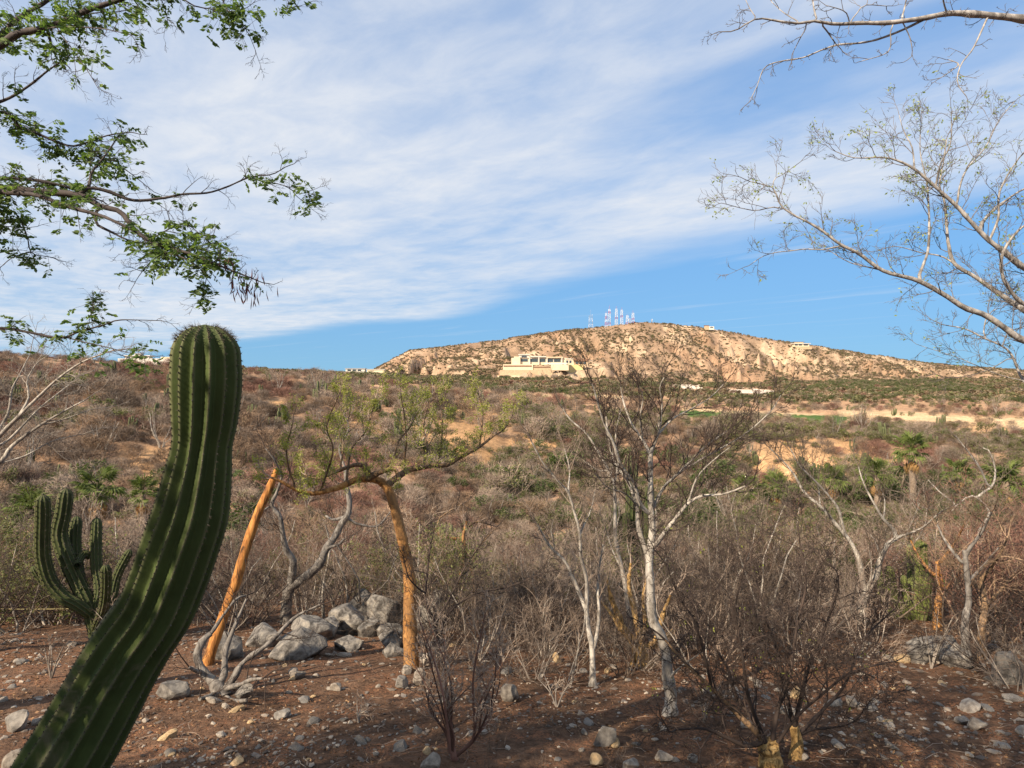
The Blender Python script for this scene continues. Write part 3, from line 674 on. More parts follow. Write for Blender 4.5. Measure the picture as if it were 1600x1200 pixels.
def house(name, label, px0, px1, pyb, d, build):
    """build(part, width): part(name, mat, x0, x1, y0, y1, z0, z1) in metres from the lower left front corner"""
    o = P3(px0, pyb, d); w = (px1 - px0) / F * d
    root = empty(name, o, label, 'building')
    def part(nm, mat, x0, x1, y0, y1, z0, z1, parent=None):
        mb = MB().box(x0, x1, y0, y1, z0, z1); ob = mb.build(nm, M[mat], parent or root, Vector((0, 0, 0))); return ob
    build(part, w); return root
def villa(part, w):
    # px scale: 1 px = .75 m at 750 m; retaining terraces, then the white house
    s = w / 110
    part('retaining_wall', 'tan_wall', 0, 83 * s, 0, 30 * s, -8 * s, 5 * s)
    part('retaining_wall', 'cream_wall', 5 * s, 52 * s, 6 * s, 34 * s, 5 * s - .5, 14 * s)
    part('retaining_wall', 'tan_wall', 52.3 * s, 80 * s, 7 * s, 34 * s, 5 * s - .5, 11.5 * s)
    part('retaining_wall', 'cream_wall', 80.3 * s, 108 * s, 6.5 * s, 34 * s, 5 * s - .5, 13 * s)
    hd = part('parapet', 'brown_roof', 6 * s, 50 * s, 5.6 * s, 6 * s, 10.2 * s, 12.2 * s)
    part('parapet', 'brown_roof', 53 * s, 79 * s, 6.6 * s, 7 * s, 8.6 * s, 10.4 * s)
    part('parapet', 'white_wall', 70 * s, 106 * s, 9 * s, 9.5 * s, 14 * s, 16.6 * s)
    part('wall', 'cream_wall', 18 * s, 105 * s, 16 * s, 34 * s, 14 * s - .5, 24.5 * s)
    part('wall', 'white_wall', 30 * s, 46 * s, 14.5 * s, 30 * s, 24.5 * s, 29 * s)
    part('wall', 'cream_wall', 22 * s, 32 * s, 12 * s, 16 * s, 14 * s - .5, 26.5 * s)
    part('roof', 'white_wall', 29 * s, 48 * s, 13 * s, 31 * s, 29 * s, 30.2 * s)
    part('roof', 'white_wall', 48.5 * s, 73 * s, 13 * s, 34 * s, 25.4 * s, 27 * s)
    part('roof', 'cream_wall', 73.5 * s, 100 * s, 13 * s, 34 * s, 24.6 * s, 26 * s)
    for x0, x1, z0, z1 in ((33, 44, 18.5, 22.8), (47.5, 60, 18, 23), (63, 72, 18, 23), (76, 84, 18, 23), (85.5, 96, 18, 23), (34, 42, 25.5, 28)):
        wn = part('window', 'white_wall', (x0 - .4) * s, (x1 + .4) * s, 13.9 * s if z0 > 24 else 15.7 * s, 14.4 * s if z0 > 24 else 15.95 * s, (z0 - .4) * s, (z1 + .3) * s)
        part('pane', 'window_glass', x0 * s, x1 * s, 13.6 * s if z0 > 24 else 15.5 * s, 13.85 * s if z0 > 24 else 15.68 * s, z0 * s, z1 * s, wn)
    for x in (47, 61.5, 74.5, 98): part('column', 'white_wall', (x - .7) * s, (x + .7) * s, 13.2 * s, 14.4 * s, 14 * s, 25.3 * s if x < 73 else 24.5 * s)
    part('terrace', 'cream_wall', -4 * s, 112 * s, -3 * s, 0, -10 * s, -4 * s)
house('terraced_villa', 'wide white flat-roofed villa on tan retaining walls halfway up the hill', 781, 891, 583, 745, villa)
def small_villa(part, w):
    s = w / 40
    part('wall', 'yellow_wall', 2 * s, 30 * s, 0, 12 * s, -9 * s, 4 * s)
    part('wall', 'cream_wall', 0, 16 * s, 4 * s, 15 * s, 4 * s, 13 * s)
    part('wall', 'tan_wall', 16.2 * s, 38 * s, 5 * s, 15 * s, 4 * s, 10 * s)
    part('roof', 'brown_roof', 15.5 * s, 39 * s, 3.5 * s, 16 * s, 10 * s, 13.5 * s)
    part('roof', 'white_wall', -.5 * s, 15.3 * s, 3.4 * s, 16 * s, 13 * s, 14.2 * s)
    for x in (4, 9): 
        wn = part('window', 'white_wall', (x - .3) * s, (x + 3.3) * s, 3.8 * s, 3.98 * s, 6.7 * s, 11.3 * s); part('pane', 'window_glass', x * s, (x + 3) * s, 3.6 * s, 3.78 * s, 7 * s, 11 * s, wn)
    for x in (19, 25, 31):
        wn = part('window', 'brown_roof', (x - .3) * s, (x + 4.3) * s, 4.8 * s, 4.98 * s, 5.2 * s, 9 * s); part('pane', 'window_glass', x * s, (x + 4) * s, 4.6 * s, 4.78 * s, 5.5 * s, 8.7 * s, wn)
house('hillside_house', 'small cream and brown-roofed house just beside the terraced villa', 881, 921, 574, 775, small_villa)
def ridge_villa(part, w):
    s = w / 42
    part('wall', 'cream_wall', 3 * s, 39 * s, 2 * s, 12 * s, -5 * s, 5.2 * s)
    part('roof', 'white_wall', 0, 42 * s, 0, 12.5 * s, 5.2 * s, 6.3 * s)
    part('wall', 'cream_wall', 8 * s, 26 * s, 3 * s, 12 * s, 6.3 * s, 9 * s)
    part('roof', 'brown_roof', 7 * s, 30 * s, 2 * s, 12.5 * s, 9 * s, 9.8 * s)
    for x, l in ((5, 7), (14, 8), (26, 10)):
        wn = part('window', 'white_wall', (x - .3) * s, (x + l + .3) * s, 1.8 * s, 1.98 * s, .8 * s, 4.4 * s); part('pane', 'window_glass', x * s, (x + l) * s, 1.6 * s, 1.78 * s, 1.1 * s, 4.1 * s, wn)
    part('terrace', 'tan_wall', -2 * s, 44 * s, -1 * s, 1.5 * s, -8 * s, -1.2 * s)
house('ridge_villa', 'white villa with dark windows on the right-hand ridge of the hill', 1239, 1267, 540.5, 1140, ridge_villa)
def hut(part, w):
    s = w / 30
    part('wall', 'tan_wall', 8 * s, 16 * s, 0, 8 * s, -4 * s, 5 * s); part('wall', 'white_wall', 16.3 * s, 27 * s, 0, 8 * s, -4 * s, 3.4 * s); part('roof', 'brown_roof', 7 * s, 17 * s, -.6 * s, 9 * s, 5 * s, 5.8 * s)
    wn = part('window', 'white_wall', 18 * s, 25 * s, -.3 * s, -.02 * s, .3 * s, 2.6 * s); part('pane', 'window_glass', 18.5 * s, 24.5 * s, -.55 * s, -.32 * s, .6 * s, 2.3 * s, wn)
house('crest_hut', 'tiny tan and white hut on the crest of the hill beyond the masts', 1096, 1118, 512.5, 1185, hut)
def mesa_block(part, w):
    s = w / 90
    part('wall', 'white_wall', 0, 90 * s, 0, 14 * s, -8 * s, 3.4 * s)
    part('wall', 'white_wall', 10 * s, 48 * s, 2 * s, 12 * s, 3.4 * s, 7.2 * s); part('roof', 'white_wall', 8 * s, 50 * s, .5 * s, 13 * s, 7.2 * s, 8.3 * s)
    part('wall', 'white_wall', 24 * s, 34 * s, 3 * s, 11 * s, 8.3 * s, 11 * s); part('roof', 'steel', 23 * s, 35 * s, 2 * s, 12 * s, 11 * s, 11.8 * s)
    part('wall', 'cream_wall', 66 * s, 86 * s, 2 * s, 12 * s, 3.4 * s, 6 * s)
    for x in (13, 22, 31, 40):
        wn = part('window', 'white_wall', (x - .3) * s, (x + 5.3) * s, 1.75 * s, 1.98 * s, 3.9 * s, 6.7 * s); part('pane', 'window_glass', x * s, (x + 5) * s, 1.5 * s, 1.73 * s, 4.2 * s, 6.4 * s, wn)
house('mesa_building', 'long low white building on the flat ridge just left of the tall cactus', 184, 274, 563.5, 330, mesa_block)
def low_block(part, w):
    s = w / 60
    part('wall', 'white_wall', 0, 30 * s, 0, 10 * s, -8 * s, 4.2 * s); part('roof', 'steel', -1 * s, 31 * s, -1 * s, 11 * s, 4.2 * s, 5.2 * s)
    part('wall', 'cream_wall', 33 * s, 60 * s, 1 * s, 10 * s, -8 * s, 3 * s); part('roof', 'white_wall', 32 * s, 61 * s, 0, 11 * s, 3 * s, 3.8 * s)
    for x in (3, 11, 19):
        wn = part('window', 'white_wall', (x - .3) * s, (x + 5.3) * s, -.3 * s, -.02 * s, .6 * s, 3.6 * s); part('pane', 'window_glass', x * s, (x + 5) * s, -.55 * s, -.32 * s, .9 * s, 3.3 * s, wn)
house('saddle_building', 'low white roofed building in the saddle at the foot of the hill', 540, 600, 580.5, 560, low_block)

def mast(px, py_top, py_base, wpx, d, label, pattern, top_rod):
    b = P3(px, py_base, d); b[2] = float(hz(b[0], b[1])) - 1
    H = (600 - py_top) / F * d - b[2]; w0 = wpx / F * d; w1 = w0 * .62
    root = empty('antenna_mast', b, label, 'mast', 'antenna masts on the crest of the hill')
    n = len(pattern); hh = H * (1 - top_rod) / n
    wid = lambda z: w0 + (w1 - w0) * z / (H * (1 - top_rod))
    for i, cc in enumerate(pattern):
        z0, z1 = i * hh, (i + 1) * hh; a, c = wid(z0) / 2, wid(z1) / 2; ps = []; rr = .095
        cor0 = [(-a, -a), (a, -a), (a, a), (-a, a)]; cor1 = [(-c, -c), (c, -c), (c, c), (-c, c)]
        for k in range(4):
            p, q = np.array([*cor0[k], z0]), np.array([*cor1[k], z1]); p2, q2 = np.array([*cor0[(k + 1) % 4], z0]), np.array([*cor1[(k + 1) % 4], z1])
            for e0, e1, rad in ((p, q, rr), (p, q2, rr * .7), (p2, q, rr * .7), (q, q2, rr * .8)): ps.append((np.array([e0, e1]), np.array([rad, rad])))
        mb = MB(); tubes_into(mb, ps, 4); mb.build('lattice_section', M['red_paint' if cc == 'r' else 'white_paint' if cc == 'w' else 'steel'], root, Vector((0, 0, 0)))
    mb = MB(); tubes_into(mb, [(np.array([[0, 0, H * (1 - top_rod)], [0, 0, H]]), np.array([.18, .12]))], 5); mb.build('top_rod', M['steel' if pattern[-1] == 's' else 'red_paint'], root, Vector((0, 0, 0)))
    for k, (zf, side) in enumerate(((.45, 1), (.62, -1), (.74, 1))):
        mb = MB(); z = H * zf; r = 1.0
        ring = [(side * (wid(z) / 2 + .5 + .0), r * math.cos(t), z + r * math.sin(t)) for t in np.linspace(0, 6.283, 13)[:-1]]
        ring2 = [(x - side * .4, y * .5, (zz - z) * .5 + z) for x, y, zz in ring]
        mb.add(ring + ring2, [(i, (i + 1) % 12, 12 + (i + 1) % 12, 12 + i) for i in range(12)]); mb.add(ring2 + [(ring2[0][0], 0, z)], t=[(i, (i + 1) % 12, 12) for i in range(12)])
        mb.build('dish', M['white_paint'], root, Vector((0, 0, 0)))
mast(923, 484, 515, 7, 1195, 'leftmost mast on the crest, pale grey lattice standing apart from the row', 'swsws', .3)
mast(947, 486, 512, 3.5, 1190, 'short slim mast hard against the second tall red and white mast', 'wrwrw', .12)
mast(952, 477, 512, 4, 1195, 'tall red and white mast, leftmost of the close row on the crest', 'wrwwwwrw', .18)
mast(963, 478, 510, 4, 1200, 'tall red and white mast in the middle of the close row', 'wwwrwwww', .15)
mast(971.5, 480, 508.5, 4, 1200, 'tall red and white banded mast right of the middle one', 'wwwwrwww', .15)
mast(980, 491, 507, 4, 1200, 'short red mast with white top between the two right masts', 'rwww', .1)
mast(983.5, 497, 507, 4, 1206, 'shortest white mast in the row on the crest', 'www', .1)
mast(989, 485, 507, 4, 1200, 'red mast, rightmost of the row on the crest', 'rwrwww', .2)
mast(1018.5, 497, 507, 1.6, 1205, 'thin grey aerial standing alone right of the red masts', 'sss', .3)
# ================================================================== cacti
def cactus_skin(name, skin, crest):
    m, nt, b = new_mat(name)
    at = nt.nodes.new('ShaderNodeAttribute'); at.attribute_name = 'crest'
    co = coord(nt); n = tnoise(nt, 5, 6, .6, co); n2 = tnoise(nt, 60, 4, .6, co)
    c = ramp(nt, n, [(.3, tuple(v * .7 for v in skin)), (.7, tuple(v * 1.3 for v in skin))])
    f = nt.nodes.new('ShaderNodeMapRange'); nt.links.new(at.outputs['Fac'], f.inputs[0]); f.inputs['From Min'].default_value = .76; f.inputs['From Max'].default_value = 1.0
    c = mixc(nt, f.outputs[0], c, crest)
    # corky grey brown patches where the skin has aged
    n3 = tnoise(nt, 2.3, 7, .65, co, .5)
    c = mixc(nt, ramp(nt, n3, [(.58, (0, 0, 0)), (.68, (.75, .75, .75))]), c, (.16, .14, .095))
    nt.links.new(c, b.inputs['Base Color']); b.inputs['Roughness'].default_value = .72; b.inputs['Specular IOR Level'].default_value = .2
    bump(nt, b, n2, .25, .006)
    return m
M['cactus_skin'] = cactus_skin('cactus_skin', (.050, .071, .021), (.125, .13, .068))
M['cactus_arm_skin'] = cactus_skin('cactus_arm_skin', (.042, .056, .020), (.14, .135, .06))
M['green_cactus_skin'] = cactus_skin('green_cactus_skin', (.105, .130, .035), (.20, .19, .09))
M['spine'] = mottled('spine', [(.3, (.05, .04, .033)), (.7, (.14, .12, .10))], 30, (1, 1, 1), .8, 0)
M['areole'] = mottled('areole', [(.3, (.02, .016, .013)), (.55, (.07, .06, .05)), (.75, (.32, .30, .26))], 45, (1, 1, 1), .9, 0)

def ribbed(C, rad, ribs, per=10, sharp=.22, twist=0.0):
    """swept fluted column: verts grid, crest factor, frames"""
    n = len(C); T = np.gradient(C, axis=0); T /= np.linalg.norm(T, axis=1, keepdims=True)
    Yv = np.broadcast_to(np.array([0, 1., 0]), T.shape); U = np.cross(Yv, T); U /= np.linalg.norm(U, axis=1, keepdims=True); W = np.cross(T, U)
    k = ribs * per; a = np.arange(k) / k * 2 * np.pi
    w = np.abs((a * ribs / (2 * np.pi) + .5) % 1 - .5) * 2; ph = 1 - w; sh = np.linspace(sharp if np.isscalar(sharp) else sharp[0], sharp if np.isscalar(sharp) else sharp[1], n)
    prof = 1 - sh[:, None] * (.35 * w + .65 * np.sin(w * np.pi / 2))[None]
    A = a[None] + twist * np.linspace(0, 1, n)[:, None]
    V = C[:, None] + rad[:, None, None] * prof[:, :, None] * (np.cos(A)[..., None] * U[:, None] + np.sin(A)[..., None] * W[:, None])
    return V, np.broadcast_to(ph, (n, k)), U, W, T, A
def grid_faces(n, k):
    i = np.arange(n - 1)[:, None] * k; j = np.arange(k)[None]; j2 = (j + 1) % k
    return np.stack([i + j, i + j2, i + k + j2, i + k + j], -1).reshape(-1, 4)
def column_part(name, root, C, rad, ribs, mat, per=8, sharp=.2, rng=None, step=.05, spine=.018, nsp=4, twist=0.0, crown=0):
    V, ph, U, W, T, A = ribbed(C, rad, ribs, per, sharp, twist); n, k = V.shape[:2]
    mb = MB(); mb.add(V.reshape(-1, 3), grid_faces(n, k)); me = mb.mesh(name, M[mat])
    at = me.attributes.new('crest', 'FLOAT', 'POINT'); at.data.foreach_set('value', ph.ravel().astype(np.float32))
    o = link(name, me, root)
    if rng is not None:
        s = np.r_[0, np.cumsum(np.linalg.norm(np.diff(C, axis=0), axis=1))]
        sp = MB(); ar = MB(); ps = []
        for j in range(ribs):
            q = s[-1] - .012 if crown else s[-1]
            while q > .02:
                fi = np.interp(q, s, np.arange(n)); i = min(int(fi), n - 2); f = fi - i
                c = V[i, j * per] * (1 - f) + V[i + 1, j * per] * f; ax = C[i] * (1 - f) + C[i + 1] * f
                out = norm(c - ax)
                e = rng.uniform(.8, 1.2)
                r0 = .0044 * e * (spine / .018)
                oc = np.array([[1, 0, 0], [-1, 0, 0], [0, 1, 0], [0, -1, 0], [0, 0, 1.4], [0, 0, -1.4]]) * r0 + c + out * r0 * .3
                ar.add(oc, t=[(0, 2, 4), (2, 1, 4), (1, 3, 4), (3, 0, 4), (2, 0, 5), (1, 2, 5), (3, 1, 5), (0, 3, 5)])
                topz = (s[-1] - q) < crown
                for w_ in range(nsp + (5 if topz else 0)):
                    d = norm(out + rng.normal(0, .75, 3) + (T[i] * .5 if topz else 0)); l = spine * rng.uniform(.5, 1.25) * (2.1 if topz else 1)
                    ps.append((np.array([c, c + d * l]), np.array([.0009, .0003]) * (spine / .018) * (1.3 if topz else 1)))
                q -= step * rng.uniform(.8, 1.2) * (.35 if topz else 1)
        tag(ar.build('areoles', M['areole'], o, Vector((0, 0, 0))), kind='stuff')
        tubes_into(sp, ps, 3); tag(sp.build('spines', M['spine'], o, Vector((0, 0, 0))), kind='stuff')
    return o
def dome(C, rad, length):
    """round off the upper end of a column"""
    n = len(C); s = np.r_[0, np.cumsum(np.linalg.norm(np.diff(C, axis=0), axis=1))]; e = s[-1] - s
    k = np.clip(1 - e / length, 0, 1); return rad * np.sqrt(np.clip(1 - k ** 2, .0004, 1))

def big_cactus():
    g = np.random.default_rng(5); d = 3.0
    pts = [(2, 1372, 66), (46, 1285, 67), (95, 1200, 67), (126, 1150, 66), (154, 1100, 64), (181, 1050, 62), (211, 1000, 60), (245, 950, 58), (266, 900, 58), (283, 850, 58), (299, 800, 56), (310, 740, 49.5),
           (316, 695, 44.5), (320, 655, 48.5), (322, 600, 52.5), (322, 560, 51), (321, 535, 50), (320, 507, 48)]
    S = spline(np.array(pts, float), 190)
    dd = np.linspace(3.12, 3.0, 190)
    C = np.stack([(S[:, 0] - 800) / F * dd, dd, (600 - S[:, 1]) / F * dd], 1); rad = S[:, 2] / F * 3.0
    rad = dome(C, rad, .145)
    root = empty('columnar_cactus', C[0], 'huge dark green ribbed columnar cactus leaning up from the lower left corner', 'cactus')
    column_part('stem', root, C, rad * 1.0, 14, 'cactus_skin', 12, (.15, .26), g, .030, .0125, 5, .35, crown=.075)
big_cactus()

def candelabra(name, label, arms, d, mat, ribs, base, seed):
    g = np.random.default_rng(seed)
    root = empty(name, base, label, 'cactus')
    for i, (pts, r, dz) in enumerate(arms):
        n = 46; S = spline(np.array(pts, float), n); dd = d + dz * np.linspace(0, 1, n) ** .7
        C = np.stack([(S[:, 0] - 800) / F * dd, dd, (600 - S[:, 1]) / F * dd], 1)
        rad = np.full(n, r / F * d) * np.interp(np.linspace(0, 1, n), [0, .25, .8, 1], [.85, 1, 1, .95]); rad = dome(C, rad, r / F * d * 1.5)
        column_part('trunk' if i == 0 else 'arm', root, C, rad, ribs, mat, 6, .24, g, .07, .03, 2)
gb = on_ground(150, 1006)
candelabra('candelabra_cactus', 'dark many armed candelabra cactus standing behind the huge leaning cactus', [
    ([(152, 1012), (149, 985), (140, 950), (122, 912), (104, 872), (93, 835), (99, 800), (104, 762)], 11.5, .1),
    ([(140, 958), (122, 946), (98, 932), (78, 908), (68, 876), (66, 850), (67, 810), (67, 772)], 10.5, -.3),
    ([(128, 925), (121, 890), (117, 845), (120, 806)], 9, .35),
    ([(146, 962), (156, 922), (151, 885), (150, 845), (151, 808)], 8.5, .3),
    ([(100, 934), (82, 922), (62, 900), (51, 884)], 7, -.15),
    ([(149, 984), (162, 950), (166, 915), (165, 882)], 7.5, -.3),
    ([(120, 884), (130, 866), (142, 868), (149, 862)], 6, .3),
    ([(153, 992), (172, 950), (183, 900), (204, 858)], 7, .25)], gb[1], 'cactus_arm_skin', 10, gb, 21)
gb = on_ground(1428, 968)
candelabra('organ_pipe_cactus', 'sunlit green clump of columnar cactus beside the forked white tree', [
    ([(1436, 975), (1438, 940), (1440, 895), (1438, 868), (1440, 842)], 10, 0),
    ([(1428, 972), (1412, 955), (1397, 930), (1391, 905), (1389, 884)], 7.5, -.2),
    ([(1432, 970), (1420, 945), (1414, 925), (1411, 898)], 5.5, .1),
    ([(1442, 972), (1448, 945), (1449, 915), (1457, 893)], 6.5, -.25),
    ([(1422, 972), (1398, 962), (1384, 945), (1376, 915), (1370, 880)], 5.5, .3),
    ([(1445, 974), (1462, 955), (1470, 930), (1476, 905)], 5.5, .3),
    ([(1430, 968), (1424, 930), (1422, 880), (1420, 850)], 5, .5)], gb[1], 'green_cactus_skin', 8, gb, 22)
# cacti further down, among the thicket
for (px, py0, py1, d, r, lab, sd, arms) in [
    (985, 875, 745, 14.5, 9, 'tall dark column cactus behind the white tree trunk', 31, 5),
    (1330, 930, 850, 12.5, 7, 'small cluster of green cactus columns left of the forked white tree', 32, 5)]:
    gz = float(hz((px - 800) / F * d, d)); ag = np.random.default_rng(sd); pyg = 600 - gz / d * F
    ar = [([(px, pyg + 6), (px, (pyg + py1) / 2), (px + 2, py1)], r, 0)]
    for k in range(arms):
        o = (k + 1) * (9 if k % 2 else -9) * .8; t = py1 + ag.uniform(10, 60)
        ar.append(([(px, pyg), (px + o * .6, pyg - 25), (px + o, pyg - 60), (px + o, (pyg + t) / 2 - 20), (px + o * 1.05, t)], r * .85, ag.uniform(-.4, .4)))
    candelabra('column_cactus', lab, ar, d, 'cactus_arm_skin', 9, P3(px, pyg, d), sd)

# ================================================================== stones
import bmesh
def ico(sub):
    bm = bmesh.new(); bmesh.ops.create_icosphere(bm, subdivisions=sub, radius=1.0)
    V = np.array([v.co[:] for v in bm.verts]); T = np.array([[v.index for v in f.verts] for f in bm.faces]); bm.free(); return V, T
_ico = {k: ico(k) for k in (1, 2, 3, 4)}
def rock_shape(rng, sub, cuts=7, rough=.07, squash=(1, 1, .7)):
    V, T = _ico[sub]; V = V.copy()
    V *= (1 + .18 * np.sin(V @ rng.normal(0, 1.6, 3) + rng.uniform(0, 6)))[:, None]
    for i in range(cuts):
        nrm = norm(rng.normal(0, 1, 3)); h = rng.uniform(.5, .82); s = V @ nrm
        V = V - np.clip(s - h, 0, None)[:, None] * nrm * .985
    w = sum(np.sin(V @ (rng.normal(0, 1, 3) * f) + rng.uniform(0, 6)) / f * 4 for f in (4, 7, 11))
    V *= (1 + rough * .4 * w)[:, None]
    V *= np.array(squash) * rng.uniform(.85, 1.15, 3)
    return V, T
M['boulder'] = mottled('boulder', [(.34, (.04, .036, .032)), (.44, (.105, .097, .088)), (.54, (.185, .172, .155)), (.66, (.29, .262, .22))], 10, (1, 1, 1), .9, .7, .03, 8, .15, .6)
M['pale_stone'] = mottled('pale_stone', [(.32, (.11, .09, .075)), (.5, (.25, .22, .185)), (.7, (.41, .365, .305))], 16, (1, 1, 1), .9, .5, .01, 6, .3)
M['grey_stone'] = mottled('grey_stone', [(.32, (.075, .068, .06)), (.5, (.165, .152, .137)), (.7, (.28, .26, .23))], 16, (1, 1, 1), .9, .5, .01, 6, .25)
M['ochre_stone'] = mottled('ochre_stone', [(.28, (.20, .13, .07)), (.5, (.38, .27, .15)), (.75, (.55, .44, .28))], 9, (1, 1, 1), .9, .5, .01, 6, .2)
M['pebble'] = leafy('pebble', (.07, .055, .045), (.17, .14, .115), (.36, .315, .26), 0.0, 0)
M['litter'] = leafy('litter', (.10, .055, .032), (.20, .105, .055), (.34, .22, .12), 0.05, 0)

def rocks():
    g = np.random.default_rng(77)
    # the boulder pile: px, py of centre, half width px, half height px, how it looks
    pile = [(598, 962, 34, 27, 'large dark grey boulder topping the pile beside the orange trunk'),
            (563, 950, 22, 20, 'grey boulder wedged behind the two biggest of the pile'),
            (540, 972, 26, 21, 'rounded grey boulder at the middle of the pile'),
            (508, 980, 17, 18, 'smaller dark boulder leaning on the left of the pile'),
            (478, 984, 34, 18, 'long grey boulder lying at the far left of the pile'),
            (462, 1010, 36, 21, 'broad pale boulder at the left foot of the pile'),
            (573, 985, 16, 13, 'brownish boulder tucked under the big dark one'),
            (605, 986, 26, 10, 'flat slab lying under the big dark boulder'),
            (541, 1007, 20, 10, 'low flat pale stone in front of the pile'),
            (612, 1003, 20, 13, 'pale cream stone just left of the orange trunk'),
            (614, 1018, 17, 9, 'flat grey stone low beside the orange trunk'),
            (690, 955, 30, 33, 'tall dark boulder right of the orange trunk'),
            (658, 968, 12, 20, 'pale upright stone between trunk and dark boulder'),
            (352, 1012, 24, 19, 'grey boulder behind the foot of the leaning plank'),
            (408, 995, 25, 17, 'grey boulder between the plank and the twisted grey tree'),
            (1475, 1018, 34, 20, 'grey boulder on the slope below the green cactus clump'),
            (1440, 1022, 18, 16, 'darker boulder just left of the grey slope boulder'),
            (1502, 1030, 22, 15, 'low boulder just right of the grey slope boulder'),
            (1590, 1050, 26, 22, 'grey boulder at the right edge below the brown thicket')]
    for px, py, hw, hh, lab in pile:
        b = on_ground(px, py + hh * .9); d = b[1]; V, T = rock_shape(g, 4, 15, .035, (1, 1, 1))
        V = V / np.array([np.abs(V[:, 0]).max(), np.abs(V[:, 1]).max(), np.abs(V[:, 2]).max()])
        V *= np.array([hw * 1.22, hw * 1.05, hh * 1.5]) / F * d
        mb = MB(); mb.add(V, t=T); o = mb.build('boulder', M['boulder'], None, Vector((b[0], b[1] + hw * .4 / F * d, (600 - py - hh * .3) / F * d)))
        tag(o, lab, 'boulder', 'boulders')
    # single stones one can pick out, measured from the photograph
    named = [(797, 1085, 15, 13, 'pale_stone', 'pale cream cobble on open soil right of the dry thorn bush'), (948, 1154, 20, 15, 'grey_stone', 'angular grey stone low in the middle of the clearing'),
             (963, 1163, 9, 7, 'ochre_stone', 'small ochre stone touching the angular grey one'), (1038, 1185, 15, 8, 'pale_stone', 'pale oblong stone at the bottom edge right of centre'),
             (672, 1196, 16, 12, 'pale_stone', 'pale stone cut by the bottom edge near the dry thorn bush'), (18, 1133, 22, 14, 'grey_stone', 'rounded grey stone at the far left edge'),
             (22, 1190, 24, 12, 'pale_stone', 'pale flat stone in the lower left corner'), (266, 1080, 26, 17, 'grey_stone', 'grey angular stone just right of the leaning cactus'),
             (382, 1082, 17, 13, 'grey_stone', 'grey stone below the grey dead stump'), (441, 1117, 14, 8, 'grey_stone', 'grey wedge stone on soil below the dead stump'),
             (627, 1068, 11, 10, 'grey_stone', 'grey cobble at the left foot of the orange trunk'), (655, 1062, 10, 14, 'pale_stone', 'upright pale cobble at the right foot of the orange trunk'),
             (634, 1048, 9, 8, 'pale_stone', 'small pale cobble resting against the orange trunk base'), (666, 1032, 10, 9, 'pale_stone', 'pale stone behind the right of the orange trunk'),
             (870, 1030, 8, 7, 'ochre_stone', 'bright ochre stone beside the slim white tree'), (950, 1049, 6, 5, 'ochre_stone', 'small bright ochre stone right of the slim white tree'),
             (525, 1075, 10, 7, 'pale_stone', 'pale stone left of the orange trunk in the open'), (462, 1056, 14, 6, 'pale_stone', 'flat pale stone in front of the boulder pile'),
             (1505, 1126, 11, 7, 'grey_stone', 'smooth blue grey stone in the shadow at lower right'), (1530, 1133, 15, 8, 'pale_stone', 'pale slab stone in the shadow at lower right'),
             (1525, 1106, 22, 6, 'pale_stone', 'long pale slab above the shadowed stones at right'), (1247, 1085, 12, 8, 'ochre_stone', 'tan stone behind the dark thorn shrub'),
             (1330, 1098, 10, 9, 'pale_stone', 'pale upright stone right of the dark thorn shrub'), (1410, 1030, 12, 7, 'ochre_stone', 'tan stone on the sunlit strip at right'),
             (930, 1191, 13, 9, 'ochre_stone', 'ochre stone at the bottom edge in the middle'), (985, 1197, 16, 9, 'pale_stone', 'pale stone cut by the bottom edge in the middle'),
             (1084, 1186, 9, 7, 'pale_stone', 'pale cobble at the bottom edge left of the yellow stump'), (1597, 1143, 9, 7, 'pale_stone', 'pale cobble at the lower right edge')]
    for px, py, hw, hh, mt, lab in named:
        b = on_ground(px, py + hh * .8); d = b[1]; V, T = rock_shape(g, 3, 8, .05, (1, 1, 1)); V = V / np.abs(V).max(0)
        V *= np.array([hw, hw * .8, hh * 1.2]) / F * d
        mb = MB(); mb.add(V, t=T, smooth=False); a = g.uniform(-.3, .3)
        o = mb.build('stone', M[mt], None, Vector((b[0], b[1] + hw * .3 / F * d, (600 - py) / F * d))); o.rotation_euler = (0, a, g.uniform(-.3, .3))
        tag(o, lab, 'stone', 'stones picked out on the soil')
    # the other stones on the clearing
    shapes = []
    for i in range(9):
        V, T = rock_shape(g, 2, 7, .06, (1, .8, .55)); mb = MB(); mb.add(V, t=T, smooth=False); shapes.append([mb.mesh('stone', M[k]) for k in ('pale_stone', 'grey_stone', 'ochre_stone')])
    n = 0; tries = 0
    while n < 290 and tries < 6000:
        tries += 1
        px, py = g.uniform(0, 1600), g.uniform(985, 1195)
        right = px > 1080
        dens = .45 + .55 * float(fbm(px / 90., py / 50., 3, 61)) + (.4 if right and py < 1130 else 0) + (.35 if 430 < px < 720 and py < 1060 else 0)
        if g.uniform(0, 1) > dens: continue
        b = on_ground(px, py); 
        if b[1] > 14: continue
        s = g.choice([.018, .025, .035, .05, .075], p=[.2, .25, .27, .2, .08]) * g.uniform(.8, 1.3)
        o = bpy.data.objects.new('stone', shapes[g.integers(0, 9)][g.choice(3, p=[.55, .33, .12])]); COL.objects.link(o)
        o.location = (b[0], b[1], b[2] + s * .08); o.scale = (s * g.uniform(.9, 1.6), s * g.uniform(.9, 1.4), s * g.uniform(.8, 1.2)); o.rotation_euler = (g.normal(0, .2), g.normal(0, .2), g.uniform(0, 6.28))
        tag(o, 'small angular stone strewn with many alike over the reddish soil', 'stone', 'small stones strewn over the clearing'); n += 1
    # gravel and litter: uncountable
    mb = MB(); V0, T0 = _ico[1]
    n = 24000; d = 3.2 + 11 * g.uniform(0, 1, n) ** 1.3; x = g.uniform(-.95, .95, n) * d; z = hz(x, d)
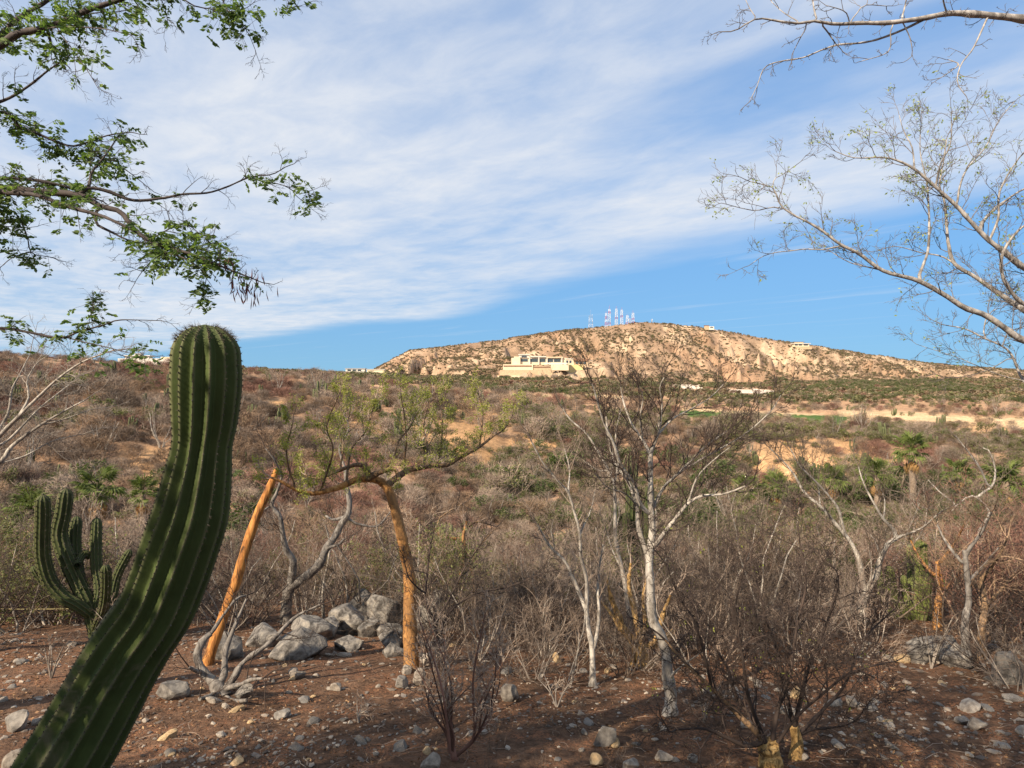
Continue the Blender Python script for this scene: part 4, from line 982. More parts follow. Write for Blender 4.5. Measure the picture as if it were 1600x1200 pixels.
    w = fbm(x / 1.2, d / 1.2, 3, 63); keep = g.uniform(0, 1, n) < .45 + .8 * w; x, d, z = x[keep], d[keep], z[keep]; n = len(x)
    s = g.uniform(.004, .016, n) * np.where(g.uniform(0, 1, n) < .12, 1.7, 1)
    A = g.uniform(0, 6.28, n); K = _rotz(A)
    VV = V0[None] * (1 + .25 * g.normal(0, 1, (n, len(V0), 1))) * (s[:, None] * np.stack([g.uniform(.8, 1.5, n), g.uniform(.7, 1.1, n), g.uniform(.45, .8, n)], 1))[:, None, :]
    VV = np.einsum('nij,nkj->nki', K, VV) + np.stack([x, d, z + s * .25], 1)[:, None]
    TT = (T0[None] + (np.arange(n) * len(V0))[:, None, None]).reshape(-1, 3)
    mb.add(VV.reshape(-1, 3), t=TT, smooth=False)
    n = 6000; d = 3.3 + 10 * g.uniform(0, 1, n) ** 1.15; x = g.uniform(-.95, .95, n) * d; pxx = 800 + x / d * 1000
    w = .18 + .9 * fbm(x / 1.6, d / 1.6, 3, 69) + .22 * (pxx > 1150) + .15 * (pxx < 720); keep = g.uniform(0, 1, n) < w; x, d = x[keep], d[keep]; n = len(x); z = hz(x, d); s = g.uniform(.012, .036, n)
    VV = V0[None] * (1 + .3 * g.normal(0, 1, (n, len(V0), 1))) * (s[:, None] * np.stack([g.uniform(.8, 1.7, n), g.uniform(.7, 1.1, n), g.uniform(.35, .7, n)], 1))[:, None, :]
    VV = np.einsum('nij,nkj->nki', _rotz(g.uniform(0, 6.28, n)), VV) + np.stack([x, d, z + s * .12], 1)[:, None]
    mb.add(VV.reshape(-1, 3), t=(T0[None] + (np.arange(n) * len(V0))[:, None, None]).reshape(-1, 3), smooth=False)
    tag(mb.build('gravel', M['pebble']), 'fine gravel scattered over the reddish soil', 'gravel', None, 'stuff')
    mb = MB(); n = 36000; d = 3.2 + 11 * g.uniform(0, 1, n) ** 1.3; x = g.uniform(-.95, .95, n) * d
    w = fbm(x / .9, d / .9, 3, 65); keep = g.uniform(0, 1, n) < .4 + 1.3 * w; x, d = x[keep], d[keep]; z = hz(x, d) + g.uniform(.002, .014, len(x))
    leaves_into(mb, np.stack([x, d, z], 1), .028, g, 0, 0, .5, np.stack([g.normal(0, 1, len(x)), g.normal(0, 1, len(x)), g.normal(0, .18, len(x))], 1))
    tag(mb.build('leaf_litter', M['litter']), 'dry reddish leaf litter lying in drifts on the soil', 'litter', None, 'stuff')
    mb = MB(); ps = []
    for i in range(1700):
        d = 3.3 + 10 * g.uniform() ** 1.2; x = g.uniform(-.95, .95) * d; l = g.uniform(.04, .22); a = g.uniform(0, 6.28)
        xx = x + np.cos(a) * np.linspace(-.5, .5, 4) * l + g.normal(0, .012, 4); yy = d + np.sin(a) * np.linspace(-.5, .5, 4) * l + g.normal(0, .012, 4)
        zz = hz(xx, yy) + .006 + abs(g.normal(0, .015)) * np.array([0, 1, 1.3, .6]); ps.append((np.stack([xx, yy, zz], 1), g.uniform(.0012, .0032) * np.array([1, .9, .8, .5])))
    tubes_into(mb, ps, 3); tag(mb.build('twig_litter', M['scrub_twig']), 'thin dry fallen twigs littering the soil', 'litter', None, 'stuff')
def dry_weeds():
    g = np.random.default_rng(909); mb = MB(); ps = []
    n = 0
    while n < 420:
        d = 3.4 + 9.5 * g.uniform() ** 1.1; x = g.uniform(-.95, .95) * d
        if g.uniform() > .5 + .9 * float(fbm(x / 1.5, d / 1.5, 3, 67)): continue
        n += 1; z = float(hz(x, d)); h = g.uniform(.05, .20) * (1.4 if g.uniform() < .15 else 1)
        for k in range(g.integers(3, 9)):
            v = np.array([g.normal(0, .7), g.normal(0, .7), 1.]); v /= np.linalg.norm(v); e = g.uniform(.5, 1) * h
            p = np.array([x + g.normal(0, .02), d + g.normal(0, .02), z - .01]); q = p + v * e * .5 + g.normal(0, .1, 3) * e; ps.append((np.array([p, q, q + norm(v + g.normal(0, .5, 3)) * e * .5]), np.array([.0018, .0014, .0006])))
    tubes_into(mb, ps, 3); tag(mb.build('dry_weeds', M['scrub_twig']), 'short dry stalks sticking up all over the soil', 'weeds', None, 'stuff')
def _rotz(a):
    c, s = np.cos(a), np.sin(a); z = np.zeros_like(a); o = np.ones_like(a)
    return np.stack([np.stack([c, -s, z], -1), np.stack([s, c, z], -1), np.stack([z, z, o], -1)], 1)
rocks()
dry_weeds()
# ================================================================== traced trees
TW = dict(seg=[6, 5, 4], wander=.16, up=[.05, .03, 0], n=[5, 4, 0], t0=[.2, .2, 0], ang=(25, 62), ratio=[.55, .55], rmin=.0022, max=2, rr=.6)
def traced_tree(name, label, cat, limbs, d0, bark, twig=None, base=None, seed=1, group=None, sides=8, twigs=None, leaf=None, knob=.06, thin=.84, thin_bark=None):
    """limbs: (points in photo pixels, start radius px, end radius px, depth change m, part name). Limbs that start near an earlier limb grow out of it.
    twigs: dict(step m, length m, t0, params, up). leaf: dict(mat, size, per, clump, prob)"""
    g = np.random.default_rng(seed); done = []; paths = []
    root = None
    for li, L in enumerate(limbs):
        pts, r0, r1, dz = L[:4]; nm = L[4] if len(L) > 4 else 'limb'
        ln = sum(math.hypot(pts[i + 1][0] - pts[i][0], pts[i + 1][1] - pts[i][1]) for i in range(len(pts) - 1)); n = int(np.clip(ln / 9, 8, 60))
        S = spline(np.array(pts, float), n); ds = d0
        if done:
            A = np.concatenate([q[0] for q in done]); Dp = np.concatenate([q[1] for q in done])
            e = np.hypot(A[:, 0] - S[0, 0], A[:, 1] - S[0, 1]); k = int(np.argmin(e))
            if e[k] < 22: S[0] = A[k]; ds = Dp[k]
            else: ds = Dp[k] + .1
        t = np.linspace(0, 1, n)
        dd = ds + dz * t + .03 * d0 / 6 * np.sin(t * g.uniform(4, 9) + g.uniform(0, 6)) * t
        jit = np.cumsum(g.normal(0, .35, (n, 2)), 0) * .5; jit -= jit[0]; S = S + jit * t[:, None] * .6
        W = np.stack([(S[:, 0] - 800) / F * dd, dd, (600 - S[:, 1]) / F * dd], 1)
        rad = (r0 + (r1 - r0) * t ** .8) / F * d0 * thin
        rad = rad * (1 + knob * g.normal(0, 1, n) * (r0 > 2.5)); 
        if nm == 'trunk': rad[:3] *= np.array([1.3, 1.14, 1.04])
        if root is None: root = empty(name, base if base is not None else W[0], label, cat, group)
        mb = MB(); tubes_into(mb, [(W, rad)], sides if r0 > 3 else 5, cap=True); mb.build(nm, thin_bark[0] if thin_bark and r0 < thin_bark[1] else bark, root)
        done.append((S, dd)); paths.append((W, rad, nm))
    tips = []
    if twigs:
        out = []
        for (W, rad, nm) in paths:
            s = np.r_[0, np.cumsum(np.linalg.norm(np.diff(W, axis=0), axis=1))]; T = np.gradient(W, axis=0)
            q = s[-1] * twigs.get('t0', .25) if nm != 'trunk' else s[-1] * twigs.get('t0_trunk', .6)
            while q < s[-1]:
                k = min(np.searchsorted(s, q), len(s) - 1); tt = norm(T[k])
                v = g.normal(0, 1, 3) + np.array(twigs.get('bias', (0, 0, .3))); v = norm(v - tt * (v @ tt))
                a = R(g.uniform(30, 65)); dv = tt * math.cos(a) + v * math.sin(a)
                l = twigs['length'] * g.uniform(.45, 1.25) * (1.15 - .5 * q / s[-1]); grow(g, W[k], dv, l, max(min(rad[k] * .6, twigs.get('r', .006)), .0025), 0, twigs.get('params', TW), out)
                q += twigs['step'] * g.uniform(.6, 1.5)
            if nm not in ('stub', 'root') and rad[-1] < .02: grow(g, W[-1], norm(T[-1]), twigs['length'] * .8, min(rad[-1], .008), 0, twigs.get('params', TW), out)
        mb = MB(); tubes_into(mb, [(p, r) for p, r, l in out if l == 0], 4); tubes_into(mb, [(p, r) for p, r, l in out if l > 0], 3)
        tag(mb.build('twigs', twig or bark, root), kind='stuff')
        tips = out
    if leaf and tips:
        C = []
        for p, r, l in tips:
            if l < leaf.get('lvl', 1): continue
            for q in p[1:]:
                if g.uniform() < leaf['prob'] * leaf.get('mask', lambda w: 1)(q): C.append(q + g.normal(0, leaf['clump'], (leaf['per'], 3)))
        if C:
            mb = MB(); leaves_into(mb, np.concatenate(C), leaf['size'], g, 0, .4, leaf.get('aspect', .5)); tag(mb.build('foliage', leaf['mat'], root), kind='stuff')
    return root

def hero_trees():
    # ---- orange barked tree
    b = on_ground(642, 1047); d = b[1]
    up = dict(TW, up=[.10, .06, .03], n=[5, 4, 0], ang=(22, 55), wander=.13)
    traced_tree('orange_barked_tree', 'orange barked tree with a flat spreading crown beside the boulder pile', 'tree', [
        ([(643, 1052), (642, 1010), (640, 960), (641, 925), (638, 890), (630, 850), (619, 803), (607, 766), (597, 754)], 15, 8.5, .05, 'trunk'),
        ([(600, 757), (590, 750), (575, 748), (556, 750), (531, 761), (500, 769), (484, 771), (460, 764), (441, 753), (424, 746)], 8.5, 2.2, -.5),
        ([(603, 760), (618, 748), (637, 735), (658, 730), (676, 727), (697, 727), (720, 714), (748, 699), (772, 680)], 7.5, 2.5, .6),
        ([(577, 748), (588, 740), (603, 735), (617, 733), (624, 750)], 6.5, 3.2, -.2),
        ([(580, 747), (573, 735), (569, 724)], 6, 5, -.15, 'stub'),
        ([(572, 728), (556, 726), (530, 735), (508, 744), (492, 748), (478, 742)], 4.5, 2, .5),
        ([(748, 700), (752, 676), (754, 645), (750, 630), (748, 618)], 2.4, .9, .15),
        ([(684, 727), (689, 703), (691, 665), (690, 640), (689, 620)], 2.5, .9, .3),
        ([(634, 737), (632, 715), (635, 690), (632, 650), (630, 640), (626, 618)], 2.6, .8, -.2),
        ([(540, 760), (549, 703), (569, 678), (580, 650), (588, 622)], 2.8, 1, .5),
        ([(600, 735), (616, 712), (622, 690), (640, 668), (655, 640)], 3, 1, .4),
        ([(500, 769), (512, 735), (520, 700), (510, 665), (528, 620)], 2.4, .9, -.3),
        ([(463, 765), (452, 735), (448, 700), (458, 660)], 2.2, .8, -.2),
        ([(530, 736), (536, 700), (528, 668), (540, 630)], 2.2, .8, .4),
        ([(772, 682), (790, 668), (805, 640)], 1.8, .8, .3),
        ([(660, 729), (668, 700), (662, 668), (672, 625)], 2.2, .8, .5)], d, M['orange_bark'], M['scrub_twig'], b, 12, thin_bark=(M['brown_bark'], 8),
        twigs=dict(step=.085, length=.30, t0=.2, t0_trunk=2, params=up, r=.005, bias=(0, 0, .8)), leaf=dict(mat=M['lime_leaf'], size=.021, per=4, clump=.015, prob=.36))
    # ---- white tree in the middle of the clearing
    b = on_ground(1047, 1117); d = b[1]
    fan = dict(TW, up=[.10, .06, .02], n=[6, 4, 0], ang=(20, 50), wander=.14, ratio=[.6, .55])
    traced_tree('white_barked_tree', 'bare white barked tree forking repeatedly in the middle of the clearing', 'tree', [
        ([(1047, 1120), (1048, 1085), (1043, 1055), (1041, 1020), (1031, 990), (1020, 970), (1017, 940), (1016, 910), (1014, 885), (1016, 856), (1019, 825), (1017, 800), (1016, 769), (1016, 737), (1016, 709)], 14, 5, .1, 'trunk'),
        ([(1014, 872), (1003, 843), (997, 819), (994, 787), (980, 750), (962, 725), (952, 690), (947, 650)], 6.5, 1.8, .3),
        ([(1018, 860), (1037, 834), (1059, 806), (1075, 787), (1097, 775), (1131, 772), (1165, 760)], 5.5, 1.6, -.5),
        ([(1016, 805), (1000, 787), (990, 756), (969, 725), (959, 694), (944, 662), (934, 631), (925, 600)], 5, 1.2, -.4),
        ([(1016, 712), (1006, 690), (987, 662), (975, 630), (970, 605)], 3.8, 1.2, .3),
        ([(1016, 709), (1028, 678), (1033, 647), (1034, 625), (1031, 605), (1038, 590)], 4, 1.0, -.2),
        ([(1018, 800), (1037, 762), (1062, 737), (1081, 719), (1103, 697), (1144, 668)], 4, 1.2, .5),
        ([(1062, 738), (1100, 715), (1160, 681), (1203, 644), (1220, 618)], 2.8, .9, .1),
        ([(1028, 680), (1050, 655), (1078, 640), (1108, 622), (1130, 600)], 2.5, .8, .3),
        ([(1006, 690), (1000, 655), (1005, 620), (998, 605)], 2.4, .8, -.3),
        ([(1075, 787), (1090, 745), (1120, 715), (1140, 700)], 2.4, .8, -.1),
        ([(994, 787), (975, 770), (950, 762), (930, 740)], 2.2, .8, -.4),
        ([(1044, 1062), (1060, 1045), (1078, 1032), (1092, 1022)], 3, 1, -.3)], d, M['white_bark'], M['dark_twig'], b, 13, thin=.76,
        twigs=dict(step=.06, length=.37, t0=.18, t0_trunk=.62, params=fan, r=.0055, bias=(0, 0, .6)))
    # ---- slim pale tree left of it
    b = on_ground(926, 1072); d = b[1]
    traced_tree('slim_white_tree', 'slim white sapling forking low, between the orange and white trees', 'tree', [
        ([(926, 1074), (925, 1012), (920, 987), (916, 956), (908, 934), (894, 900), (881, 875), (859, 853), (840, 820)], 6.5, 1.8, .3, 'trunk'),
        ([(926, 1015), (931, 1000), (936, 962), (934, 928), (935, 895), (942, 850)], 4.2, 1.4, .2),
        ([(916, 956), (917, 930), (916, 903), (908, 872), (905, 831), (897, 800), (887, 769), (872, 753), (847, 722), (830, 690)], 4, 1.2, -.3),
        ([(887, 769), (890, 735), (882, 700)], 2, .8, .2), ([(905, 835), (922, 800), (930, 765)], 2, .8, .3)], d, M['white_bark'], M['scrub_twig'], b, 14,
        twigs=dict(step=.07, length=.42, t0=.3, t0_trunk=.5, params=fan, r=.005, bias=(0, 0, .5)))
    b = on_ground(985, 1012); d = b[1]
    traced_tree('leaning_pale_tree', 'thin pale tree curving up left behind the white barked tree', 'tree', [
        ([(986, 1016), (984, 975), (981, 940), (972, 890), (962, 844), (961, 800), (959, 756), (950, 734), (934, 706), (916, 678), (891, 656), (874, 632)], 5.5, 1.3, .3, 'trunk'),
        ([(959, 760), (966, 720), (962, 680), (970, 640)], 2.6, .9, .2), ([(972, 890), (958, 862), (950, 838)], 2.4, 1, .2), ([(950, 734), (935, 735), (912, 720)], 2, .8, .3)],
        d, M['white_bark'], M['scrub_twig'], b, 15, twigs=dict(step=.1, length=.5, t0=.4, t0_trunk=.45, params=fan, r=.005, bias=(0, 0, .5)))
    # ---- yellow peeling many-stemmed shrub
    b = on_ground(1003, 1040); d = b[1]
    traced_tree('peeling_bark_tree', 'low yellow tree with peeling bark and many stems behind the white trunk', 'tree', [
        ([(1003, 1044), (1001, 1025), (999, 1010)], 15, 11, 0, 'trunk'),
        ([(1000, 1014), (989, 1000), (975, 985), (966, 962), (955, 935), (948, 905)], 8, 2, .1),
        ([(1002, 1010), (997, 985), (990, 950), (982, 915), (985, 880)], 6.5, 2, .3),
        ([(1004, 1012), (1018, 1008), (1026, 995), (1036, 960), (1048, 930)], 6.5, 2, -.1),
        ([(1014, 1008), (1032, 1004), (1046, 992), (1053, 985)], 5.5, 3.5, .2, 'stub'),
        ([(976, 986), (968, 985), (962, 970), (940, 940)], 4, 1.4, .3), ([(1000, 1005), (1008, 975), (1004, 940), (1010, 900)], 4.5, 1.5, .4)],
        d, M['peeling_bark'], M['scrub_twig'], b, 16, knob=.14, thin=1.1, twigs=dict(step=.11, length=.45, t0=.45, t0_trunk=2, params=fan, r=.006, bias=(0, 0, .8)))
    # ---- twisted grey tree by the boulders
    b = on_ground(447, 975); d = b[1]
    traced_tree('twisted_grey_tree', 'twisted grey barked tree with two bent limbs behind the left boulders', 'tree', [
        ([(446, 990), (447, 959), (449, 930), (456, 915), (472, 906), (500, 881), (509, 859), (525, 837), (534, 819), (545, 804), (547, 781), (544, 766), (541, 735)], 12, 4, .2, 'trunk'),
        ([(455, 916), (456, 900), (458, 875), (447, 859), (441, 831), (437, 806), (424, 790), (433, 769), (440, 745)], 8, 2.2, -.3),
        ([(510, 858), (516, 855), (530, 850), (538, 842)], 3.5, 2, -.2, 'stub'), ([(545, 806), (522, 812), (510, 806)], 4.5, 2, .3, 'stub'),
        ([(547, 815), (565, 820), (590, 822), (610, 800)], 2.8, 1, .3), ([(541, 737), (530, 700), (545, 670), (535, 640)], 3, 1, .3), ([(440, 745), (430, 720), (415, 700)], 2.2, 1, -.2),
        ([(424, 790), (410, 800), (400, 830)], 2, .8, -.3)], d, M['grey_bark'], M['dark_twig'], b, 17, twigs=dict(step=.12, length=.45, t0=.4, t0_trunk=.75, params=fan, r=.006, bias=(0, 0, .4)))
    b = on_ground(508, 968); d = b[1]
    traced_tree('thin_white_stem', 'thin crooked white stem rising behind the boulder pile', 'tree', [
        ([(507, 985), (504, 940), (506, 905), (512, 880), (515, 850), (508, 820)], 3.6, 1.3, .2, 'trunk')], d + .2, M['white_bark'], M['scrub_twig'], None, 18, twigs=dict(step=.15, length=.3, t0=.5, t0_trunk=.5, params=fan, r=.004))
    b = on_ground(611, 945); d = b[1]
    traced_tree('thin_white_stem', 'thin straight white stem left of the orange trunk', 'tree', [
        ([(613, 965), (608, 905), (600, 860), (590, 830), (586, 800)], 3.2, 1.2, .2, 'trunk'), ([(606, 890), (615, 865), (618, 845)], 2, 1, .2)], d + .3, M['white_bark'], M['scrub_twig'], None, 19, twigs=dict(step=.15, length=.3, t0=.5, t0_trunk=.5, params=fan, r=.004))
    # ---- reddish trunks behind the dark boulder
    b = on_ground(722, 960); d = b[1]
    traced_tree('red_stemmed_shrub', 'shrub with peeling red orange stems behind the dark boulder', 'shrub', [
        ([(718, 975), (719, 945), (718, 910), (726, 870), (724, 840), (730, 815)], 4.5, 2.2, .1, 'trunk'),
        ([(740, 965), (741, 920), (735, 880), (728, 860), (724, 830)], 4, 2, .2), ([(724, 840), (712, 842), (690, 838), (680, 825)], 4, 2, -.2), ([(728, 825), (745, 815), (765, 820)], 3, 1.2, .2),
        ([(690, 836), (684, 815), (700, 800), (722, 788)], 3, 1.2, -.1), ([(735, 880), (752, 850), (775, 825)], 2.5, 1, .2)], d, M['orange_bark'], M['dark_twig'], b, 20, thin_bark=(M['brown_bark'], 3.2),
        twigs=dict(step=.09, length=.5, t0=.3, t0_trunk=.5, params=fan, r=.006, bias=(0, 0, .3)))
    # ---- forked white tree at right
    b = on_ground(1347, 977); d = b[1]
    traced_tree('forked_white_tree', 'white tree forked like a Y left of the green cactus clump', 'tree', [
        ([(1347, 982), (1347, 944), (1357, 919), (1369, 900), (1375, 875), (1387, 850), (1409, 837)], 13, 4, .1, 'trunk'),
        ([(1352, 930), (1347, 903), (1341, 872), (1331, 850), (1319, 834), (1306, 819), (1281, 790), (1259, 772), (1240, 740), (1225, 722), (1203, 700)], 7, 1.6, .3),
        ([(1318, 832), (1316, 819), (1309, 794), (1290, 769), (1269, 747), (1250, 728), (1235, 700)], 4, 1.4, -.3),
        ([(1400, 842), (1397, 828), (1381, 812), (1366, 787), (1350, 756), (1342, 730)], 4.5, 1.3, .4),
        ([(1409, 837), (1440, 825), (1470, 800), (1500, 785)], 3, 1, -.2),
        ([(1366, 905), (1374, 870), (1368, 845), (1360, 835)], 3.5, 1.2, .3), ([(1357, 922), (1362, 890), (1358, 860)], 3, 1, -.2),
        ([(1381, 812), (1382, 780), (1372, 755)], 2.2, .9, .2), ([(1281, 790), (1278, 760), (1262, 735)], 2, .8, .3)], d, M['white_bark'], M['scrub_twig'], b, 21, thin=.68,
        twigs=dict(step=.08, length=.6, t0=.3, t0_trunk=.55, params=fan, r=.006, bias=(0, 0, .6)))
    b = on_ground(1530, 930, 9); d = b[1] + 2
    traced_tree('curved_white_tree', 'pale curving tree at the right above the brown thicket', 'tree', [
        ([(1515, 960), (1520, 880), (1530, 830), (1545, 800), (1520, 775), (1495, 788), (1480, 805)], 4.5, 1.6, .2, 'trunk'),
        ([(1530, 772), (1550, 760), (1555, 735), (1545, 705), (1535, 700)], 3, 1.2, .3), ([(1545, 765), (1530, 730), (1500, 690), (1490, 680)], 3, 1.2, -.3), ([(1495, 788), (1470, 770), (1450, 750)], 2, 1, .2)],
        d, M['white_bark'], M['scrub_twig'], None, 22, thin=.7, twigs=dict(step=.1, length=.7, t0=.3, t0_trunk=.5, params=fan, r=.006))
    # ---- brown trunks at right
    for px, py, top, lab, bk, sd in ((1510, 1040, 860, 'dark upright trunk below the brown thicket at right', 'grey_bark', 23), (1535, 1030, 900, 'brown trunk just right of the dark upright trunk', 'brown_bark', 24),
                                     (1466, 985, 880, 'orange brown trunk close behind the green cactus clump', 'orange_bark', 25)):
        b = on_ground(px, py); d = b[1]
        traced_tree('brown_trunk_tree', lab, 'tree', [([(px, py + 5), (px - 2, (py + top) / 2 + 20), (px + 4, (py + top) / 2 - 15), (px - 3, top)], 9, 4, .2, 'trunk'),
            ([(px - 2, top + 25), (px - 30, top - 10), (px - 45, top - 40)], 4, 1.4, .3), ([(px - 1, top + 5), (px + 25, top - 30), (px + 40, top - 60)], 4, 1.4, -.3), ([(px + 2, top + 50), (px + 30, top + 20), (px + 50, top - 5)], 3.5, 1.2, .3)],
            d, M[bk], M['brown_twig'], b, sd, twigs=dict(step=.09, length=.5, t0=.2, t0_trunk=.6, params=dict(TW, up=[-.02, -.03, 0]), r=.006))
    # ---- leaning post
    b = on_ground(322, 1040); n = 26; tt = np.linspace(0, 1, n); dd = b[1] + .35 * tt
    S = spline(np.array([(321, 1046), (333, 1008), (352, 955), (370, 905), (386, 850), (404, 800), (420, 765), (432, 734)], float), n)
    W = np.stack([(S[:, 0] - 800) / F * dd, dd, (600 - S[:, 1]) / F * dd], 1); g = np.random.default_rng(91)
    rad = np.interp(tt, [0, .1, .5, .9, 1], [.072, .060, .056, .046, .030]) * (1 + .05 * g.normal(0, 1, n))
    M['post_wood'] = mottled('post_wood', [(.34, (.07, .035, .015)), (.44, (.26, .11, .032)), (.56, (.44, .19, .05)), (.74, (.56, .29, .095))], 14, (1.6, 1.6, .35), .75, .8, .01, dist=.8)
    mb = MB(); tubes_into(mb, [(W, rad)], 7, cap=True); tag(mb.build('wooden_post', M['post_wood']), 'orange wooden post leaning upright behind the huge leaning cactus', 'post')
    mb = MB(); x = np.linspace(-90, 112, 14); yy = 947 + 4 * (x + 90) / 200 + 2.5 * np.sin(np.linspace(0, 3.1, 14)); W = np.array([P3(a, c, 8.3) for a, c in zip(x, yy)])
    M['string'] = mottled('string', [(.3, (.30, .25, .12)), (.7, (.45, .39, .20))], 20, (1, 1, 1), .8, 0)
    tubes_into(mb, [(W, np.full(14, .004))], 4); tag(mb.build('string_line', M['string']), 'thin yellowish string stretched to the candelabra cactus from the left edge', 'string')
    # ---- dead grey stump with branches below the plank
    b = on_ground(345, 1085); d = b[1]
    traced_tree('dead_stump', 'dead grey stump with splayed broken branches at the foot of the leaning post', 'stump', [
        ([(345, 1090), (338, 1070), (318, 1050), (308, 1025), (318, 1000), (330, 990)], 13, 5, .2, 'trunk'),
        ([(338, 1072), (350, 1055), (352, 1020), (362, 990), (385, 935)], 9, 2, .3), ([(345, 1085), (365, 1060), (380, 1035), (420, 1005), (460, 965), (500, 945)], 8, 2, .5),
        ([(352, 1075), (375, 1070), (392, 1062), (410, 1060)], 6, 2.5, -.2), ([(318, 1050), (305, 1048), (296, 1042)], 5, 2.5, -.2), ([(330, 990), (350, 960), (370, 935), (385, 930)], 4, 2, .3),
        ([(345, 1085), (330, 1088), (312, 1092)], 8, 4, -.3, 'root'), ([(348, 1088), (365, 1096), (385, 1094)], 7, 3, -.3, 'root')], d, M['grey_bark'], M['dark_twig'], b, 26, knob=.12,
        twigs=dict(step=.16, length=.5, t0=.5, t0_trunk=2, params=TW, r=.006))
    # ---- dark thorn shrub, front right
    th = dict(seg=[7, 6, 5, 4], wander=.17, up=[.05, .05, .03, 0], n=[5, 4, 4, 0], t0=[.25, .2, .15, 0], ang=(25, 62), ratio=[.58, .6, .55], rmin=.0019, max=3, rr=.62, tip=.4)
    b = on_ground(1205, 1196); d = b[1]; limbs = [
        ([(1205, 1215), (1204, 1190), (1200, 1165)], 28, 19, 0, 'trunk'), ([(1244, 1212), (1243, 1185), (1246, 1160), (1240, 1135)], 17, 9, .1, 'trunk'),
        ([(1196, 1176), (1187, 1150), (1153, 1116), (1112, 1075), (1075, 1040), (1040, 1000)], 7, 2.2, .1), ([(1204, 1172), (1180, 1130), (1150, 1085), (1135, 1040), (1100, 990)], 5.5, 1.8, .3),
        ([(1190, 1160), (1165, 1165), (1130, 1150), (1100, 1138), (1055, 1140)], 5, 1.8, -.2),
        ([(1243, 1145), (1232, 1100), (1222, 1060), (1215, 1020), (1195, 960), (1180, 900)], 5, 1.5, .2), ([(1240, 1145), (1250, 1095), (1265, 1040), (1290, 980), (1310, 920)], 4.5, 1.5, -.1),
        ([(1205, 1168), (1215, 1110), (1235, 1050), (1245, 980), (1260, 910), (1250, 850)], 5, 1.4, .3), ([(1246, 1150), (1285, 1110), (1320, 1070), (1350, 1000), (1400, 950)], 4, 1.2, .2),
        ([(1200, 1170), (1170, 1090), (1160, 1020), (1150, 950), (1165, 880)], 4.5, 1.3, -.2), ([(1210, 1168), (1245, 1120), (1290, 1080), (1330, 1050), (1385, 1035)], 3.5, 1.2, -.3),
        ([(1112, 1075), (1100, 1020), (1085, 970), (1060, 930), (1040, 880)], 3, 1.2, -.1), ([(1246, 1150), (1270, 1140), (1330, 1130), (1360, 1095)], 3, 1.2, .1)]
    traced_tree('dark_thorn_shrub', 'wide dark thorny bare shrub on yellow stumps at the lower right', 'shrub', limbs, d, M['brown_bark'], M['dark_twig'], b, 27, thin_bark=(M['dark_twig'], 6.5),
        twigs=dict(step=.075, length=.44, t0=.15, t0_trunk=2, params=dict(th, n=[5, 4, 2, 0], wander=.22, ang=(35, 75), rmin=.0021), r=.0055, bias=(0, 0, .5)), leaf=dict(mat=M['lime_leaf'], size=.022, per=3, clump=.012, prob=.0012))
    for ob in bpy.data.objects:
        if ob.name.startswith('trunk') and ob.parent and ob.parent.name == 'dark_thorn_shrub': ob.data.materials[0] = M['peeling_bark']
    # ---- dry bush in front, near centre, with red stems
    b = on_ground(712, 1188); d = b[1]; g = np.random.default_rng(3); limbs = [([(712, 1200), (711, 1188), (706, 1172)], 9, 6, 0, 'trunk')]
    for k in range(15):
        a = g.uniform(-1, 1); h = g.uniform(110, 250); x0 = 710 + a * 14 + (25 if a > 0 else 0)
        limbs.append(([(708 + a * 8, 1182), (x0, 1150), (x0 + a * 22 + g.normal(0, 8), 1182 - h * .55), (x0 + a * 50 + g.normal(0, 15), 1182 - h)], g.uniform(1.6, 3.2), .9, g.uniform(-.3, .3)))
    traced_tree('dry_bush', 'dry bush of thin upright pale and reddish stems at bottom centre', 'bush', limbs, d, M['red_twig'], M['scrub_twig'], b, 28,
        twigs=dict(step=.06, length=.2, t0=.3, t0_trunk=2, params=dict(TW, n=[4, 2, 0]), r=.003, bias=(0, 0, .3)))
    b = on_ground(705, 1150); d = b[1] + .15
    traced_tree('dark_sapling', 'dark leaning sapling stem arching over the dry bush at centre', 'sapling', [
        ([(708, 1165), (700, 1100), (692, 1050), (684, 1010), (680, 975), (665, 940), (668, 890), (672, 850)], 5, 1.6, .3, 'trunk'), ([(680, 975), (705, 930), (725, 890), (745, 860)], 2.6, 1, .3),
        ([(684, 1010), (700, 960), (740, 930), (800, 915), (850, 895)], 2.6, 1, .2), ([(666, 930), (640, 905), (632, 880)], 2, .9, -.3)], d, M['dark_twig'], M['dark_twig'], None, 29,
        twigs=dict(step=.07, length=.34, t0=.3, t0_trunk=.5, params=TW, r=.004))
    # ---- small twiggy weeds on the clearing
    for i, (px, py, h, lab) in enumerate(((185, 1010, 70, 'pale dead weed between the two cacti at left'), (80, 1060, 60, 'dry weed on the stony bank at far left'), (1100, 1130, 70, 'curly reddish weed left of the dark thorn shrub'),
                               (870, 1105, 55, 'small dead weed below the slim white sapling'), (560, 1130, 30, 'tiny dark stump sprout on the soil left of the dry bush'), (1455, 1045, 90, 'dead weed in front of the slope boulder'))):
        b = on_ground(px, py); d = b[1]; lm = []
        for k in range(5):
            a = g.uniform(-1, 1); lm.append(([(px, py + 3), (px + a * h * .2, py - h * .4), (px + a * h * .5 + g.normal(0, 5), py - h * g.uniform(.7, 1))], 1.6, .7, g.uniform(-.1, .1), 'stem'))
        traced_tree('dead_weed', lab, 'weed', lm, d, M['pale_stem'], M['scrub_twig'], b, 40 + i, twigs=dict(step=.05, length=.13, t0=.4, params=dict(TW, n=[3, 2, 0]), r=.0025))
hero_trees()

